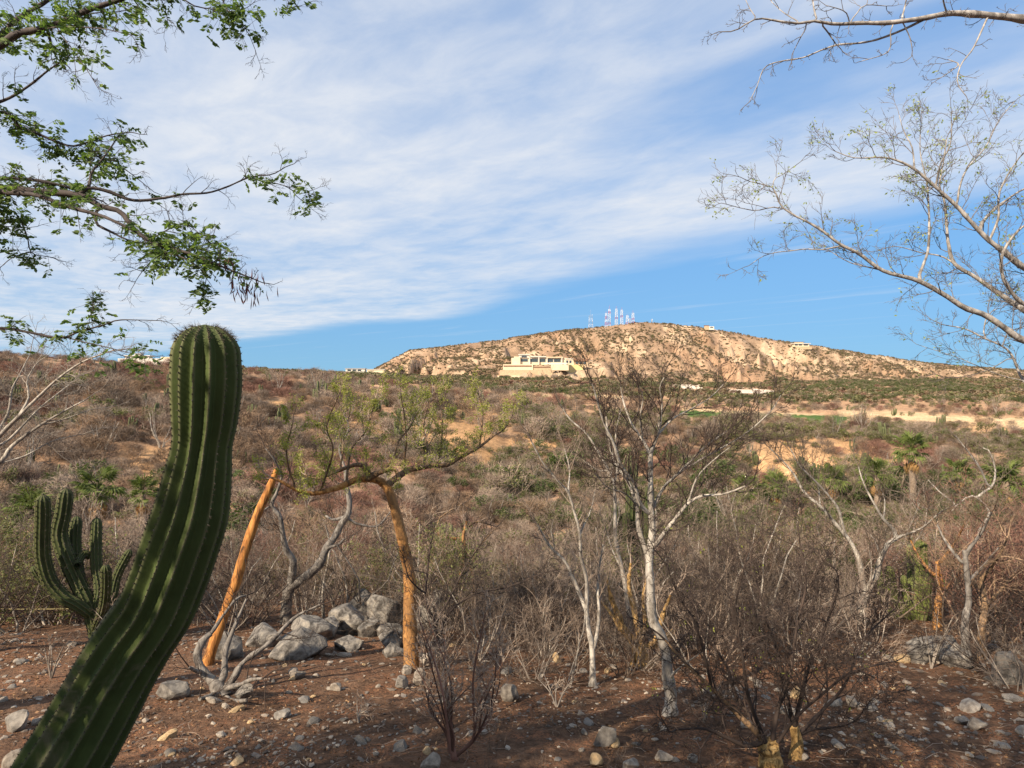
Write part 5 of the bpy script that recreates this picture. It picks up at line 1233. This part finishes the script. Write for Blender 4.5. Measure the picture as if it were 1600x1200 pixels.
def overhead_trees():
    # ---- leafy tree reaching in from the left
    lim = [
        ([(-420, 1240), (-400, 1000), (-360, 760), (-330, 600), (-300, 480)], 60, 34, -.1, 'trunk'),
        ([(-300, 480), (-220, 380), (-120, 320), (0, 296), (49, 299), (123, 305), (156, 322), (188, 331), (208, 357), (234, 377), (260, 387), (292, 395), (325, 408), (357, 421), (395, 436)], 22, 1.6, -.2),
        ([(-120, 322), (-40, 285), (39, 279), (97, 289), (130, 300)], 8, 3.5, .3),
        ([(123, 305), (140, 294), (169, 299), (208, 313), (253, 310), (286, 304), (325, 302), (357, 292), (390, 278), (426, 273), (446, 262)], 5.5, 1.4, .4),
        ([(394, 280), (420, 285), (442, 289), (468, 302), (489, 296)], 2, .8, .1), ([(455, 294), (462, 305), (478, 318)], 1.4, .8, .1),
        ([(140, 294), (143, 270), (159, 250), (175, 227), (190, 205)], 4, 1.3, .3),
        ([(-310, 500), (-240, 300), (-120, 150), (-40, 90), (0, 71), (29, 52), (65, 45), (107, 29), (143, 13), (185, 0), (240, -20)], 24, 4, -.3),
        ([(-200, 250), (-100, 120), (0, 55), (19, 36), (49, 16), (78, -2), (110, -30)], 12, 5, .4),
        ([(-150, 190), (-80, 178), (0, 159), (42, 136), (75, 110), (94, 97), (112, 84)], 8, 1.5, .1),
        ([(-180, 360), (-80, 220), (0, 175), (32, 198), (65, 211), (107, 227), (130, 224), (169, 211), (205, 206)], 10, 1.6, .5),
        ([(-160, 335), (-60, 300), (30, 302), (65, 307), (107, 323), (156, 336), (195, 353), (227, 372), (253, 392), (280, 400)], 10, 2, -.5),
        ([(150, 322), (149, 345), (153, 352), (175, 363), (200, 375), (230, 380)], 4.5, 1.5, -.1),
        ([(-260, 560), (-120, 510), (0, 512), (39, 517), (94, 527), (123, 518), (162, 507), (188, 499), (246, 500)], 9, 1, .2),
        ([(100, 526), (130, 534), (162, 541), (201, 551), (234, 557)], 2, .8, -.2), ([(145, 512), (143, 490), (150, 472)], 1.2, .7, .1),
        ([(-120, 340), (0, 330), (26, 336), (42, 369), (49, 395), (75, 401)], 5, 1.2, .6), ([(49, 393), (20, 402), (0, 418)], 2, 1, .2), ([(-60, 352), (0, 353), (42, 356)], 2, 1, .5),
        ([(200, -60), (289, 0), (312, 11), (361, 19), (380, 40), (390, 55), (400, 78)], 3, .8, .2), ([(355, 18), (350, 5), (345, -20)], 1.5, .8, .1), ([(361, 19), (385, 12), (395, 5)], 1.2, .7, .1),
        ([(420, -40), (447, -8), (452, 12), (462, 10)], 1.5, .8, .1), ([(240, -20), (255, 5), (262, 30)], 1.5, .8, .1),
        ([(75, 48), (80, 70), (88, 91)], 4, 2.5, .2), ([(90, 46), (123, 91), (140, 115), (153, 137)], 1.6, .8, -.2),
        ([(107, 29), (150, 20), (190, 18), (215, 10)], 2, .9, .3), ([(65, 46), (100, 42), (160, 45), (205, 55)], 2.5, 1, -.3), ([(130, 224), (160, 250), (195, 265), (240, 300)], 2.5, 1, .2),
        ([(260, 387), (235, 410), (222, 425), (212, 440)], 2, .8, .2), ([(290, 394), (305, 405), (322, 430), (318, 455)], 1.6, .7, .2), ([(230, 378), (260, 360), (290, 350), (330, 380)], 2, .8, -.2), ([(260, 388), (300, 385), (340, 395)], 2, .8, .3)]
    lp = dict(seg=[5, 4, 3], wander=.2, up=[-.02, -.03, 0], n=[4, 3, 0], t0=[.25, .2, 0], ang=(25, 65), ratio=[.6, .55], rmin=.0013, max=2, rr=.6)
    g = np.random.default_rng(61); d = 4.6
    root = traced_tree('leafy_tree', 'leafy tree reaching its dark branches in from the upper left', 'tree', lim, d, M['leaf_tree_bark'], M['leaf_tree_bark'], None, 62, thin=.56,
        twigs=dict(step=.12, length=.22, t0=.2, t0_trunk=2, params=lp, r=.0035, bias=(0, -.2, .2)))
    # compound leaves: a stalk with pairs of leaflets, in bunches
    tw = [c for c in root.children if c.name.startswith('limb')]
    mb = MB(); ps = []; C = []; U = []
    k = 0
    for c in tw:
        V = np.array([v.co[:] for v in c.data.vertices]); sides = 8 if len(V) % 8 == 0 else 5
        nn = len(V) // sides
        ctr = V[:nn * sides].reshape(nn, sides, 3).mean(1) if len(V) % sides in (0,) else None
        if ctr is None: ctr = V
        for q in ctr:
            px = 800 + q[0] / q[1] * F; py = 600 - q[2] / q[1] * F
            if px < -260 or px > 520: 
                if g.uniform() > .3: continue
            w = .125 if px < 230 else .16
            if py > 440: w = .2
            w *= .55 + .8 * float(sstep(-.25, .35, vnoise(px / 42., py / 42., 66)))
            if g.uniform() > w: continue
            for b_ in range(g.integers(2, 5)):
                o = q + g.normal(0, .055, 3) + np.array([0, 0, -.01])
                ax = norm(np.array([g.normal(0, 1), g.normal(0, 1), g.normal(-.45, .45)])); L = g.uniform(.05, .095)
                ps.append((np.array([q, o, o + ax * L]), np.array([.0012, .001, .0007])))
                sd = norm(np.cross(ax, [0, 0, 1]) + g.normal(0, .25, 3))
                for f in np.linspace(.15, 1, 5):
                    for s_ in (-1, 1):
                        C.append(o + ax * L * f); U.append(norm(sd * s_ + ax * .35 + g.normal(0, .12, 3) + np.array([0, 0, -.2])) * 3)
    mb = MB(); leaves_into(mb, np.array(C), .039, g, 0, 0, .5, np.array(U))
    tag(mb.build('foliage', M['tree_leaf'], root, Vector((0, 0, 0)) - Vector(root.location)), kind='stuff')
    mb = MB(); tubes_into(mb, ps, 3); tag(mb.build('leaf_stalks', M['leaf_tree_bark'], root), kind='stuff')
    # hanging dark red seed pods at the tip of the long branch
    M['seed_pod'] = mottled('seed_pod', [(.3, (.06, .016, .014)), (.7, (.16, .045, .035))], 20, (1, 1, 1), .6, 0)
    ps = []
    for i in range(70):
        px, py = (g.normal(350, 8), g.normal(412, 6)) if i < 18 else (g.normal(388, 16), g.normal(447, 13))
        p = P3(px, py, 4.4 + g.normal(0, .05)); l = g.uniform(.02, .06); e = p + np.array([g.normal(0, .012), g.normal(0, .012), -l])
        ps.append((np.array([p + [0, 0, .03], p, (p + e) / 2, e]), np.array([.0008, .003, .0045, .001]) * g.uniform(.7, 1.3)))
    mb = MB(); tubes_into(mb, ps, 4); tag(mb.build('seed_pods', M['seed_pod'], root), kind='stuff')

    # ---- bare limb across the top right corner
    lp = dict(seg=[5, 4, 3], wander=.2, up=[.0, .0, 0], n=[3, 2, 0], t0=[.3, .3, 0], ang=(30, 70), ratio=[.55, .5], rmin=.0016, max=2, rr=.6)
    traced_tree('overhanging_bare_tree', 'bare pale limb and twigs hanging across the top right corner', 'tree', [
        ([(2150, 1400), (2120, 900), (2050, 500), (1980, 250), (1900, 120)], 60, 26, -.2, 'trunk'),
        ([(1910, 130), (1780, 70), (1680, 45), (1600, 30), (1555, 25), (1519, 22), (1483, 21), (1447, 28), (1411, 33), (1384, 36), (1345, 36), (1306, 38), (1270, 33), (1252, 37), (1219, 34), (1183, 30), (1150, 48), (1129, 50)], 14, .9, -.3),
        ([(1447, 29), (1405, 49), (1366, 63), (1336, 68), (1309, 70), (1282, 79), (1255, 90), (1219, 96), (1195, 106), (1183, 135), (1171, 160)], 2.8, .8, .2),
        ([(1543, 27), (1531, 54), (1519, 78), (1501, 102), (1496, 129), (1510, 150)], 2.2, .8, -.2), ([(1500, 100), (1485, 94), (1478, 93)], 1.2, .7, .1), ([(1500, 101), (1480, 115), (1471, 121)], 1.2, .7, 0),
        ([(1282, 36), (1294, 51), (1307, 70)], 1.8, 1.2, .1), ([(1278, 35), (1272, 15), (1268, -15)], 2, 1.2, .2), ([(1408, 33), (1414, 10), (1420, -20)], 2.2, 1.2, .2), ([(1480, 21), (1475, 5), (1472, -20)], 2, 1.2, -.1),
        ([(1327, 36), (1338, 22), (1352, 8), (1385, 10)], 1.5, .8, .2), ([(1327, 34), (1320, 18), (1290, 8)], 1.4, .7, -.1), ([(1253, 37), (1225, 20), (1205, 2)], 1.4, .8, .2), ([(1183, 30), (1172, 14), (1165, 0)], 1.2, .7, .1),
        ([(1262, 40), (1250, 60), (1240, 80)], 1.3, .7, .1), ([(1410, 34), (1422, 60), (1425, 85), (1417, 94)], 1.4, .7, .1), ([(1390, 40), (1392, 70), (1384, 84), (1346, 96)], 1.4, .7, -.1)],
        4.4, M['bare_tree_bark'], M['bare_tree_twig'], None, 63, thin=.7, twigs=dict(step=.075, length=.14, t0=.35, t0_trunk=2, params=lp, r=.0028, bias=(0, 0, 0)))
    # ---- bare tree at right with tiny pale new leaves
    fan = dict(seg=[6, 5, 4, 3], wander=.18, up=[.04, .03, .02, 0], n=[5, 4, 2, 0], t0=[.2, .2, .2, 0], ang=(25, 62), ratio=[.62, .58, .55], rmin=.0021, max=2, rr=.62)
    traced_tree('spreading_bare_tree', 'grey bare tree with tiny pale new leaves spreading in from the right', 'tree', [
        ([(1900, 1150), (1880, 900), (1850, 700), (1800, 600)], 46, 30, 0, 'trunk'),
        ([(1805, 605), (1700, 570), (1600, 532), (1576, 517), (1540, 493), (1507, 481), (1474, 460), (1435, 439), (1402, 430), (1375, 421), (1342, 397), (1312, 382), (1288, 364), (1264, 349), (1240, 337), (1219, 322), (1207, 295), (1190, 289), (1170, 284)], 13, 1.1, -.3),
        ([(1207, 297), (1210, 280), (1222, 273), (1236, 263)], 1.4, .8, .1), ([(1219, 322), (1200, 325), (1180, 329), (1158, 325), (1135, 319)], 1.6, .8, -.1),
        ([(1312, 384), (1285, 390), (1258, 389), (1235, 392), (1213, 394), (1192, 400), (1177, 410)], 2, .8, .2), ([(1375, 421), (1345, 415), (1330, 411), (1312, 402), (1300, 394)], 1.8, .9, .3),
        ([(1805, 600), (1700, 545), (1600, 484), (1564, 460), (1525, 433), (1492, 412), (1483, 385), (1480, 364), (1476, 316), (1468, 290), (1475, 250), (1480, 215)], 13, 1.2, .4),
        ([(1800, 600), (1720, 500), (1650, 445), (1600, 418), (1570, 394), (1546, 376), (1522, 352), (1495, 322), (1462, 292), (1429, 264), (1400, 250), (1378, 246), (1336, 247), (1306, 237)], 14, 1.0, -.1),
        ([(1433, 438), (1442, 415), (1450, 391), (1452, 349), (1450, 304), (1447, 280), (1438, 240), (1438, 208)], 4, 1, .4),
        ([(1528, 356), (1550, 330), (1572, 313), (1600, 295), (1640, 280)], 4.5, 1.6, .3), ([(1700, 490), (1640, 480), (1600, 475), (1573, 445), (1564, 418), (1567, 394), (1582, 370), (1600, 352), (1640, 330)], 7, 2, -.4),
        ([(1495, 322), (1500, 290), (1512, 262), (1540, 230), (1560, 190), (1585, 160)], 3, .9, .3), ([(1462, 292), (1470, 255), (1485, 225), (1487, 175)], 2.6, .8, -.3), ([(1429, 264), (1425, 230), (1412, 205), (1405, 180)], 2.4, .8, .2),
        ([(1546, 376), (1560, 340), (1562, 300), (1590, 250), (1620, 220)], 3.4, 1, -.2), ([(1492, 412), (1470, 400), (1440, 395), (1400, 385), (1370, 392)], 2.4, .8, .3),
        ([(1810, 640), (1700, 640), (1640, 625), (1600, 595), (1582, 556), (1567, 541), (1540, 529), (1510, 514), (1480, 508)], 7, 1.4, .5), ([(1536, 528), (1540, 500), (1552, 485), (1566, 481)], 2, 1, .2), ([(1567, 541), (1575, 520), (1600, 510)], 2, 1, .2),
        ([(1582, 556), (1550, 575), (1520, 585), (1490, 590)], 1.6, .8, .3), ([(1600, 595), (1560, 585), (1500, 560), (1440, 540)], 1.6, .7, .3)],
        6.3, M['bare_tree_bark'], M['bare_tree_twig'], None, 64, thin=.62, twigs=dict(step=.11, length=.38, t0=.25, t0_trunk=2, params=fan, r=.005, bias=(0, 0, .2)),
        leaf=dict(mat=M['pale_leaf'], size=.03, per=3, clump=.02, prob=.05, lvl=2, mask=lambda w: 1.0 if w[2] / w[1] > .22 else .25))
    # ---- whitish bare tree at the left edge
    traced_tree('pale_edge_tree', 'whitish bare branches rising at the left edge over the ravine', 'tree', [
        ([(-220, 1040), (-180, 900), (-130, 820), (-60, 760)], 16, 10, 0, 'trunk'),
        ([(-62, 762), (0, 722), (19, 697), (62, 665), (95, 645), (131, 625)], 6, 1.2, .2), ([(-100, 790), (0, 681), (31, 650), (62, 619), (94, 590), (131, 565), (170, 550)], 6.5, 1.1, -.3),
        ([(-60, 755), (0, 668), (14, 640), (18, 610), (30, 585), (45, 555)], 5, 1, .3), ([(31, 650), (45, 620), (42, 595), (55, 570)], 3, .9, .2), ([(62, 665), (100, 655), (140, 640)], 2, .8, .2), ([(-20, 700), (10, 690), (60, 640), (110, 600)], 3, .9, .5),
        ([(0, 724), (40, 712), (80, 690), (120, 680)], 2.2, .8, .3)], 7.0, M['white_bark'], M['pale_stem'], None, 65, twigs=dict(step=.13, length=.5, t0=.3, t0_trunk=2, params=fan, r=.005, bias=(0, 0, .3)))
overhead_trees()
# ================================================================== thicket beyond the clearing, palms
def thicket():
    g = np.random.default_rng(202); shapes = {}
    def bush(seed, kind):
        r = np.random.default_rng(seed); out = []
        P = dict(seg=[7, 6, 5, 4], wander=.15, up=[.10, .06, .03, 0], n=[6, 5, 3, 0], t0=[.18, .15, .15, 0], ang=(20, 58), ratio=[.6, .6, .55], rmin=.0032, max=3, rr=.6)
        ns = int(r.integers(6, 10)) if kind != 'sapling' else int(r.integers(2, 4))
        for i in range(ns):
            a = r.uniform(0, 6.28); lean = r.uniform(.15, .85) if kind != 'sapling' else r.uniform(.05, .35)
            dv = np.array([math.cos(a) * lean, math.sin(a) * lean, 1.]); L = r.uniform(.9, 1.55) if kind != 'sapling' else r.uniform(1.5, 2.2)
            grow(r, np.array([math.cos(a) * .08, math.sin(a) * .08, -.08]), dv, L, r.uniform(.010, .020) if kind != 'sapling' else r.uniform(.018, .03), 0, P, out)
        mb = MB(); tubes_into(mb, [(p, q) for p, q, l in out if l == 0], 5, 1); tubes_into(mb, [(p, q) for p, q, l in out if l > 0], 3, 0)
        if kind == 'leafy':
            C = np.concatenate([p[2:] for p, q, l in out if l >= 2]); C = C[r.uniform(0, 1, len(C)) < .6]; C = np.repeat(C, 2, 0) + r.normal(0, .03, (len(C) * 2, 3)); leaves_into(mb, C, .05, r, 2, .2, .5)
        return mb
    mats = {'grey': [M['scrub_twig'], M['pale_stem'], M['olive_leaf']], 'red': [M['red_twig'], M['brown_twig'], M['olive_leaf']], 'dark': [M['dark_twig'], M['scrub_twig'], M['olive_leaf']],
            'sapling': [M['scrub_twig'], M['white_bark'], M['olive_leaf']], 'leafy': [M['brown_twig'], M['pale_stem'], M['olive_leaf']]}
    names = {'grey': ('bare_grey_bush', 'leafless grey brown bush in the thicket beyond the clearing'), 'red': ('red_brown_bush', 'leafless reddish brown bush in the thicket beyond the clearing'),
             'dark': ('bare_dark_bush', 'leafless dark twiggy bush in the thicket beyond the clearing'), 'sapling': ('white_stemmed_sapling', 'bare white stemmed sapling rising from the thicket'), 'leafy': ('olive_leafed_bush', 'olive green leafed bush in the thicket beyond the clearing')}
    for kd, cnt in (('grey', 3), ('red', 2), ('dark', 2), ('sapling', 2), ('leafy', 2)):
        shapes[kd] = [bush(300 + 10 * i + len(kd), kd).mesh(names[kd][0], mats[kd]) for i in range(cnt)]
    placed = []
    def put(x, y, kd, s, label=None):
        o = bpy.data.objects.new(names[kd][0], shapes[kd][g.integers(0, len(shapes[kd]))]); COL.objects.link(o)
        o.location = (x, y, float(hz(x, y)) - .03); o.rotation_euler = (g.normal(0, .07), g.normal(0, .07), g.uniform(0, 6.28)); o.scale = (s * g.uniform(.9, 1.25), s * g.uniform(.9, 1.25), s * g.uniform(.85, 1.1))
        tag(o, label or names[kd][1], 'sapling' if kd == 'sapling' else 'bush', names[kd][0].replace('_', ' ') + ('s' if kd == 'sapling' else 'es') + ' of the thicket')
    tries = 0; n = 0
    while n < 470 and tries < 30000:
        tries += 1
        y = 9.4 + 27 * g.uniform() ** 1.5; u = g.uniform(-.98, .98); x = u * y
        edge = 9.6 + .5 * math.sin(u * 9) + (2.4 if u > .42 else 0) + (.9 if -.42 < u < -.1 else 0)
        if y < edge: continue
        if any((x - a) ** 2 + (y - b) ** 2 < (.55 + .012 * y) ** 2 * (1.0 if y < 14 else 2.0) for a, b in placed): continue
        placed.append((x, y)); k = g.uniform()
        rm = float(vnoise(x / 5, y / 5, 87))
        kd = 'grey' if k < .46 else 'dark' if k < .62 else 'sapling' if k < .80 else 'leafy' if k < .92 else 'red'
        if rm > .55 and kd in ('grey', 'dark'): kd = 'red'
        s = g.uniform(.75, 1.15) * (.86 if y < 12.5 else 1.0 if y < 20 else 1.15)
        put(x, y, kd, s); n += 1
    # the nearer scrub between the trees
    front = [(690, 8.6, 'dark'), (760, 8.3, 'sapling'), (790, 8.8, 'grey'), (830, 8.4, 'dark'), (860, 8.9, 'grey'), (880, 8.2, 'sapling'), (905, 9.0, 'dark'), (955, 8.7, 'grey'), (1000, 9.3, 'dark'), (1070, 8.6, 'grey'), (1100, 9.2, 'sapling'),
             (1130, 8.4, 'dark'), (1165, 9.0, 'grey'), (1200, 8.5, 'sapling'), (1240, 9.3, 'dark'), (1280, 9.0, 'grey'), (1310, 9.8, 'dark'), (1120, 7.3, 'dark'), (1260, 7.4, 'grey'), (980, 8.0, 'grey'), (735, 9.2, 'grey'), (1180, 10.2, 'sapling'), (1060, 10, 'sapling'),
             (820, 9.6, 'sapling'), (690, 9.7, 'sapling'), (1300, 10.6, 'sapling'), (390, 9.6, 'dark'), (470, 10.2, 'grey'), (550, 10.3, 'sapling'), (610, 10.4, 'grey'), (300, 9.8, 'grey'), (1040, 11.0, 'dark'), (930, 10.2, 'sapling'), (740, 7.4, 'grey'), (775, 7.9, 'dark'), (850, 7.6, 'grey'), (900, 7.3, 'dark'), (960, 7.5, 'grey'), (1090, 7.8, 'grey'), (1150, 7.7, 'grey'), (1220, 7.9, 'dark'), (1300, 8.6, 'grey'), (1340, 8.9, 'dark'), (350, 8.9, 'grey'), (660, 8.0, 'grey'), (1510, 8.2, 'dark'), (860, 8.0, 'sapling'), (1010, 8.6, 'sapling'), (1080, 9.6, 'grey'), (800, 6.9, 'dark'), (835, 6.6, 'grey'), (885, 6.5, 'sapling'), (975, 6.8, 'dark'), (1005, 7.0, 'grey'), (1105, 6.6, 'sapling'), (1290, 7.2, 'dark'), (1345, 7.6, 'grey'), (1560, 6.6, 'dark'), (1590, 6.0, 'grey'), (690, 7.0, 'dark')]
    look = {'grey': 'leafless grey brown bush', 'dark': 'leafless dark twiggy bush', 'sapling': 'bare white stemmed sapling', 'red': 'leafless reddish brown bush'}
    spots = [(300, 'behind the dead grey stump'), (390, 'behind the leaning orange post'), (470, 'behind the twisted grey tree'), (550, 'behind the middle of the boulder pile'), (610, 'just left of the orange trunk'), (690, 'behind the tall dark boulder'),
             (750, 'behind the dry upright bush'), (795, 'midway between orange trunk and slim white sapling'), (845, 'a little left of the slim white sapling'), (890, 'close behind the slim white sapling'), (945, 'between slim white sapling and yellow peeling tree'), (990, 'behind the yellow peeling tree'),
             (1060, 'just right of the white barked trunk'), (1110, 'behind the left half of the dark thorn shrub'), (1170, 'behind the middle of the dark thorn shrub'), (1240, 'behind the right half of the dark thorn shrub'), (1305, 'left of the forked white tree'), (1400, 'beside the green cactus clump'), (1470, 'right of the green cactus clump'), (1510, 'by the dark upright trunk at right'), (1350, 'at the foot of the forked white tree'), (345, 'right of the huge cactus behind the dead stump'), (655, 'right beside the orange trunk')]
    seen = {}
    for (px, d, kd) in sorted(front, key=lambda f: f[1]):
        w = min(spots, key=lambda q: abs(q[0] - px))[1]; k = (kd, w); n_ = seen.get(k, 0); seen[k] = n_ + 1
        put((px - 800) / F * d, d, kd, g.uniform(.62, .86) * (1 if d > 8.1 else .75 if d > 7.2 else .62), look[kd] + ' ' + w + ('', ', further back', ', furthest back', ', furthest back of all')[min(n_, 3)])
    # brown thicket closing the right edge, nearer
    for (px, d, s, kd) in ((1560, 8.2, 1.05, 'red'), (1600, 7.4, 1.0, 'dark'), (1540, 9.2, 1.1, 'red'), (1600, 9.6, 1.15, 'red'), (1500, 10.4, 1.0, 'dark'), (1570, 10.8, 1.1, 'grey'), (1640, 8.6, 1.1, 'red'), (1660, 6.8, 1.0, 'dark')):
        put((px - 800) / F * d, d, kd, s)
    for (px, d, s, kd) in ((20, 9.0, 1.0, 'grey'), (-30, 8.2, 1.0, 'dark'), (60, 10, 1.0, 'grey'), (110, 9.8, .9, 'dark'), (230, 9.6, .8, 'grey')):
        put((px - 800) / F * d, d, kd, s)
thicket()

def palms():
    g = np.random.default_rng(404)
    # one fan leaf: stalk, then a fan of pleated blades
    def frond(r, dead=False):
        mb = MB(); L = 1.0; tubes_into(mb, [(np.array([[0, 0, 0], [.45, 0, .03], [.8, 0, -.02]]), np.array([.03, .022, .012]))], 3)
        n = 13; V = [(.78, 0, -.02)]; t = []
        for i in range(n):
            a = (i / (n - 1) - .5) * R(230 if not dead else 90); l = .75 * (1 - .25 * abs(i / (n - 1) - .5) * 2) * r.uniform(.85, 1.1)
            for da, f, dz in ((-.085, .62, -.03), (.0, 1.0, -.22), (.085, .62, -.03), (0, .55, .04)):
                V.append((.78 + math.cos(a + da) * l * f, math.sin(a + da) * l * f, dz - .02 - (.1 if dead else 0) * f))
            b = 1 + i * 4; t += [(0, b, b + 3), (0, b + 3, b + 2), (b, b + 1, b + 3), (b + 3, b + 1, b + 2)]
        mb.add(V, t=t, smooth=False); return mb
    live = [frond(g).mesh('frond', M['palm_leaf']) for i in range(4)]; dead = [frond(g, True).mesh('dead_frond', M['palm_thatch']) for i in range(2)]
    trunkm = mottled('palm_trunk', [(.3, (.13, .095, .07)), (.7, (.30, .235, .175))], 3, (1, 1, 3), .9, .6, .03)
    specs = [(150, 765, 835, 40, 1.35, 'fan palm with orange dead skirt behind the candelabra cactus'), (222, 772, 838, 43, 1.0, 'smaller fan palm just left of the leaning cactus stem'), (45, 795, 850, 38, 1.1, 'fan palm low at the far left edge'),
             (1425, 704, 790, 78, 1.35, 'tall fan palm with a bare trunk above the right thicket'), (1212, 762, 810, 62, 1.15, 'bright fan palm in the ravine right of the white tree'), (1166, 768, 812, 60, 1.15, 'paler fan palm left of the bright ravine palm'),
             (1498, 738, 800, 66, 1.1, 'yellowish fan palm between the tall palm and the right edge'), (1572, 752, 812, 60, 1.7, 'large fan palm with orange skirt at the right edge'), (1370, 742, 800, 74, 1.3, 'shaggy fan palm left of the tall palm'),
             (1300, 748, 800, 72, 1.2, 'low fan palm among green scrub in the right of the ravine')]
    for px, py, pyb, d, s, lab in specs:
        d = on_ground(px, pyb, 32)[1]; top = P3(px, py, d); gz = float(hz(top[0], top[1])); gz = min(gz, top[2] - 1.0); s = s * min(d / 46, 1.5)
        root = empty('fan_palm', (top[0], top[1], gz), lab, 'palm', 'fan palms along the ravine'); H = top[2] - gz; z = np.linspace(-.2, H, 9)
        mb = MB(); tubes_into(mb, [(np.stack([.1 * np.sin(z * .7), .06 * np.cos(z), z], 1), (.24 - .05 * z / H) * s)], 9); mb.build('trunk', trunkm, root, Vector((0, 0, 0)))
        for k in range(26):
            o = bpy.data.objects.new('frond', live[k % 4]); COL.objects.link(o); o.parent = root
            e = R(g.uniform(-35, 80)); o.location = (.1 * math.sin(H * .7), 0, H); o.rotation_euler = (g.normal(0, .2), -e, k * 2.399); f = s * g.uniform(.85, 1.15); o.scale = (f, f, f)
        for k in range(12):
            o = bpy.data.objects.new('dead_frond', dead[k % 2]); COL.objects.link(o); o.parent = root
            o.location = (.1 * math.sin(H * .7), 0, H - .12); o.rotation_euler = (g.normal(0, .15), R(g.uniform(62, 84)), k * 2.399); f = s * g.uniform(.8, 1.1); o.scale = (f, f, f)
palms()

# ================================================================== unseen trees added behind the viewer to shade cactus and clearing
def added_shade_trees():
    g = np.random.default_rng(505)
    for (x, y, h, w, n, lab) in SHADE:
        z = float(hz(x, y)); root = empty('added_shade_tree', (x, y, z), lab, 'tree', 'unseen trees added behind the viewpoint for shade'); out = []
        P = dict(seg=[6, 6, 5, 4], wander=.12, up=[.1, .06, .03, 0], n=[6, 5, 4, 0], t0=[.4, .25, .2, 0], ang=(25, 60), ratio=[.62, .6, .55], rmin=.006, max=3, rr=.6)
        for k in range(3): grow(g, np.zeros(3), np.array([g.normal(0, .25), g.normal(0, .25), 1]), h * .75, .11, 0, P, out)
        out = [(p, q, l) for p, q, l in out if not ((p[:, 1] + y > .05) & (np.abs(p[:, 0] + x) < 1.3 * (p[:, 1] + y) + .6)).any()]   # keep the crowns behind the viewer
        mb = MB(); tubes_into(mb, [(p, q) for p, q, l in out if l == 0], 7); mb.build('trunk', M['leaf_tree_bark'], root, Vector((0, 0, 0)))
        mb = MB(); tubes_into(mb, [(p, q) for p, q, l in out if l > 0], 3); tag(mb.build('twigs', M['leaf_tree_bark'], root, Vector((0, 0, 0))), kind='stuff')
        mb = MB(); foliage_cloud(mb, g, n, w, h, .11, 0, 26 if n > 8000 else 7, .35 if n > 8000 else .52); tag(mb.build('foliage', M['tree_leaf'], root, Vector((0, 0, 0))), kind='stuff')
SHADE = [(-5.9, -1.5, 5.4, 1.9, 11000, 'dense leafy tree added out of view at rear left to shade the huge cactus'),
         (-3.3, -0.7, 5.4, 1.3, 2600, 'slim leafy tree added out of view close behind the viewpoint to dapple the soil'),
         (-0.9, -0.9, 6.6, 1.5, 2700, 'tall leafy tree added out of view above the viewpoint to shade the clearing'),
         (1.4, -1.6, 6.8, 1.6, 2900, 'leafy tree added out of view at rear right to shade the foreground')]
added_shade_trees()
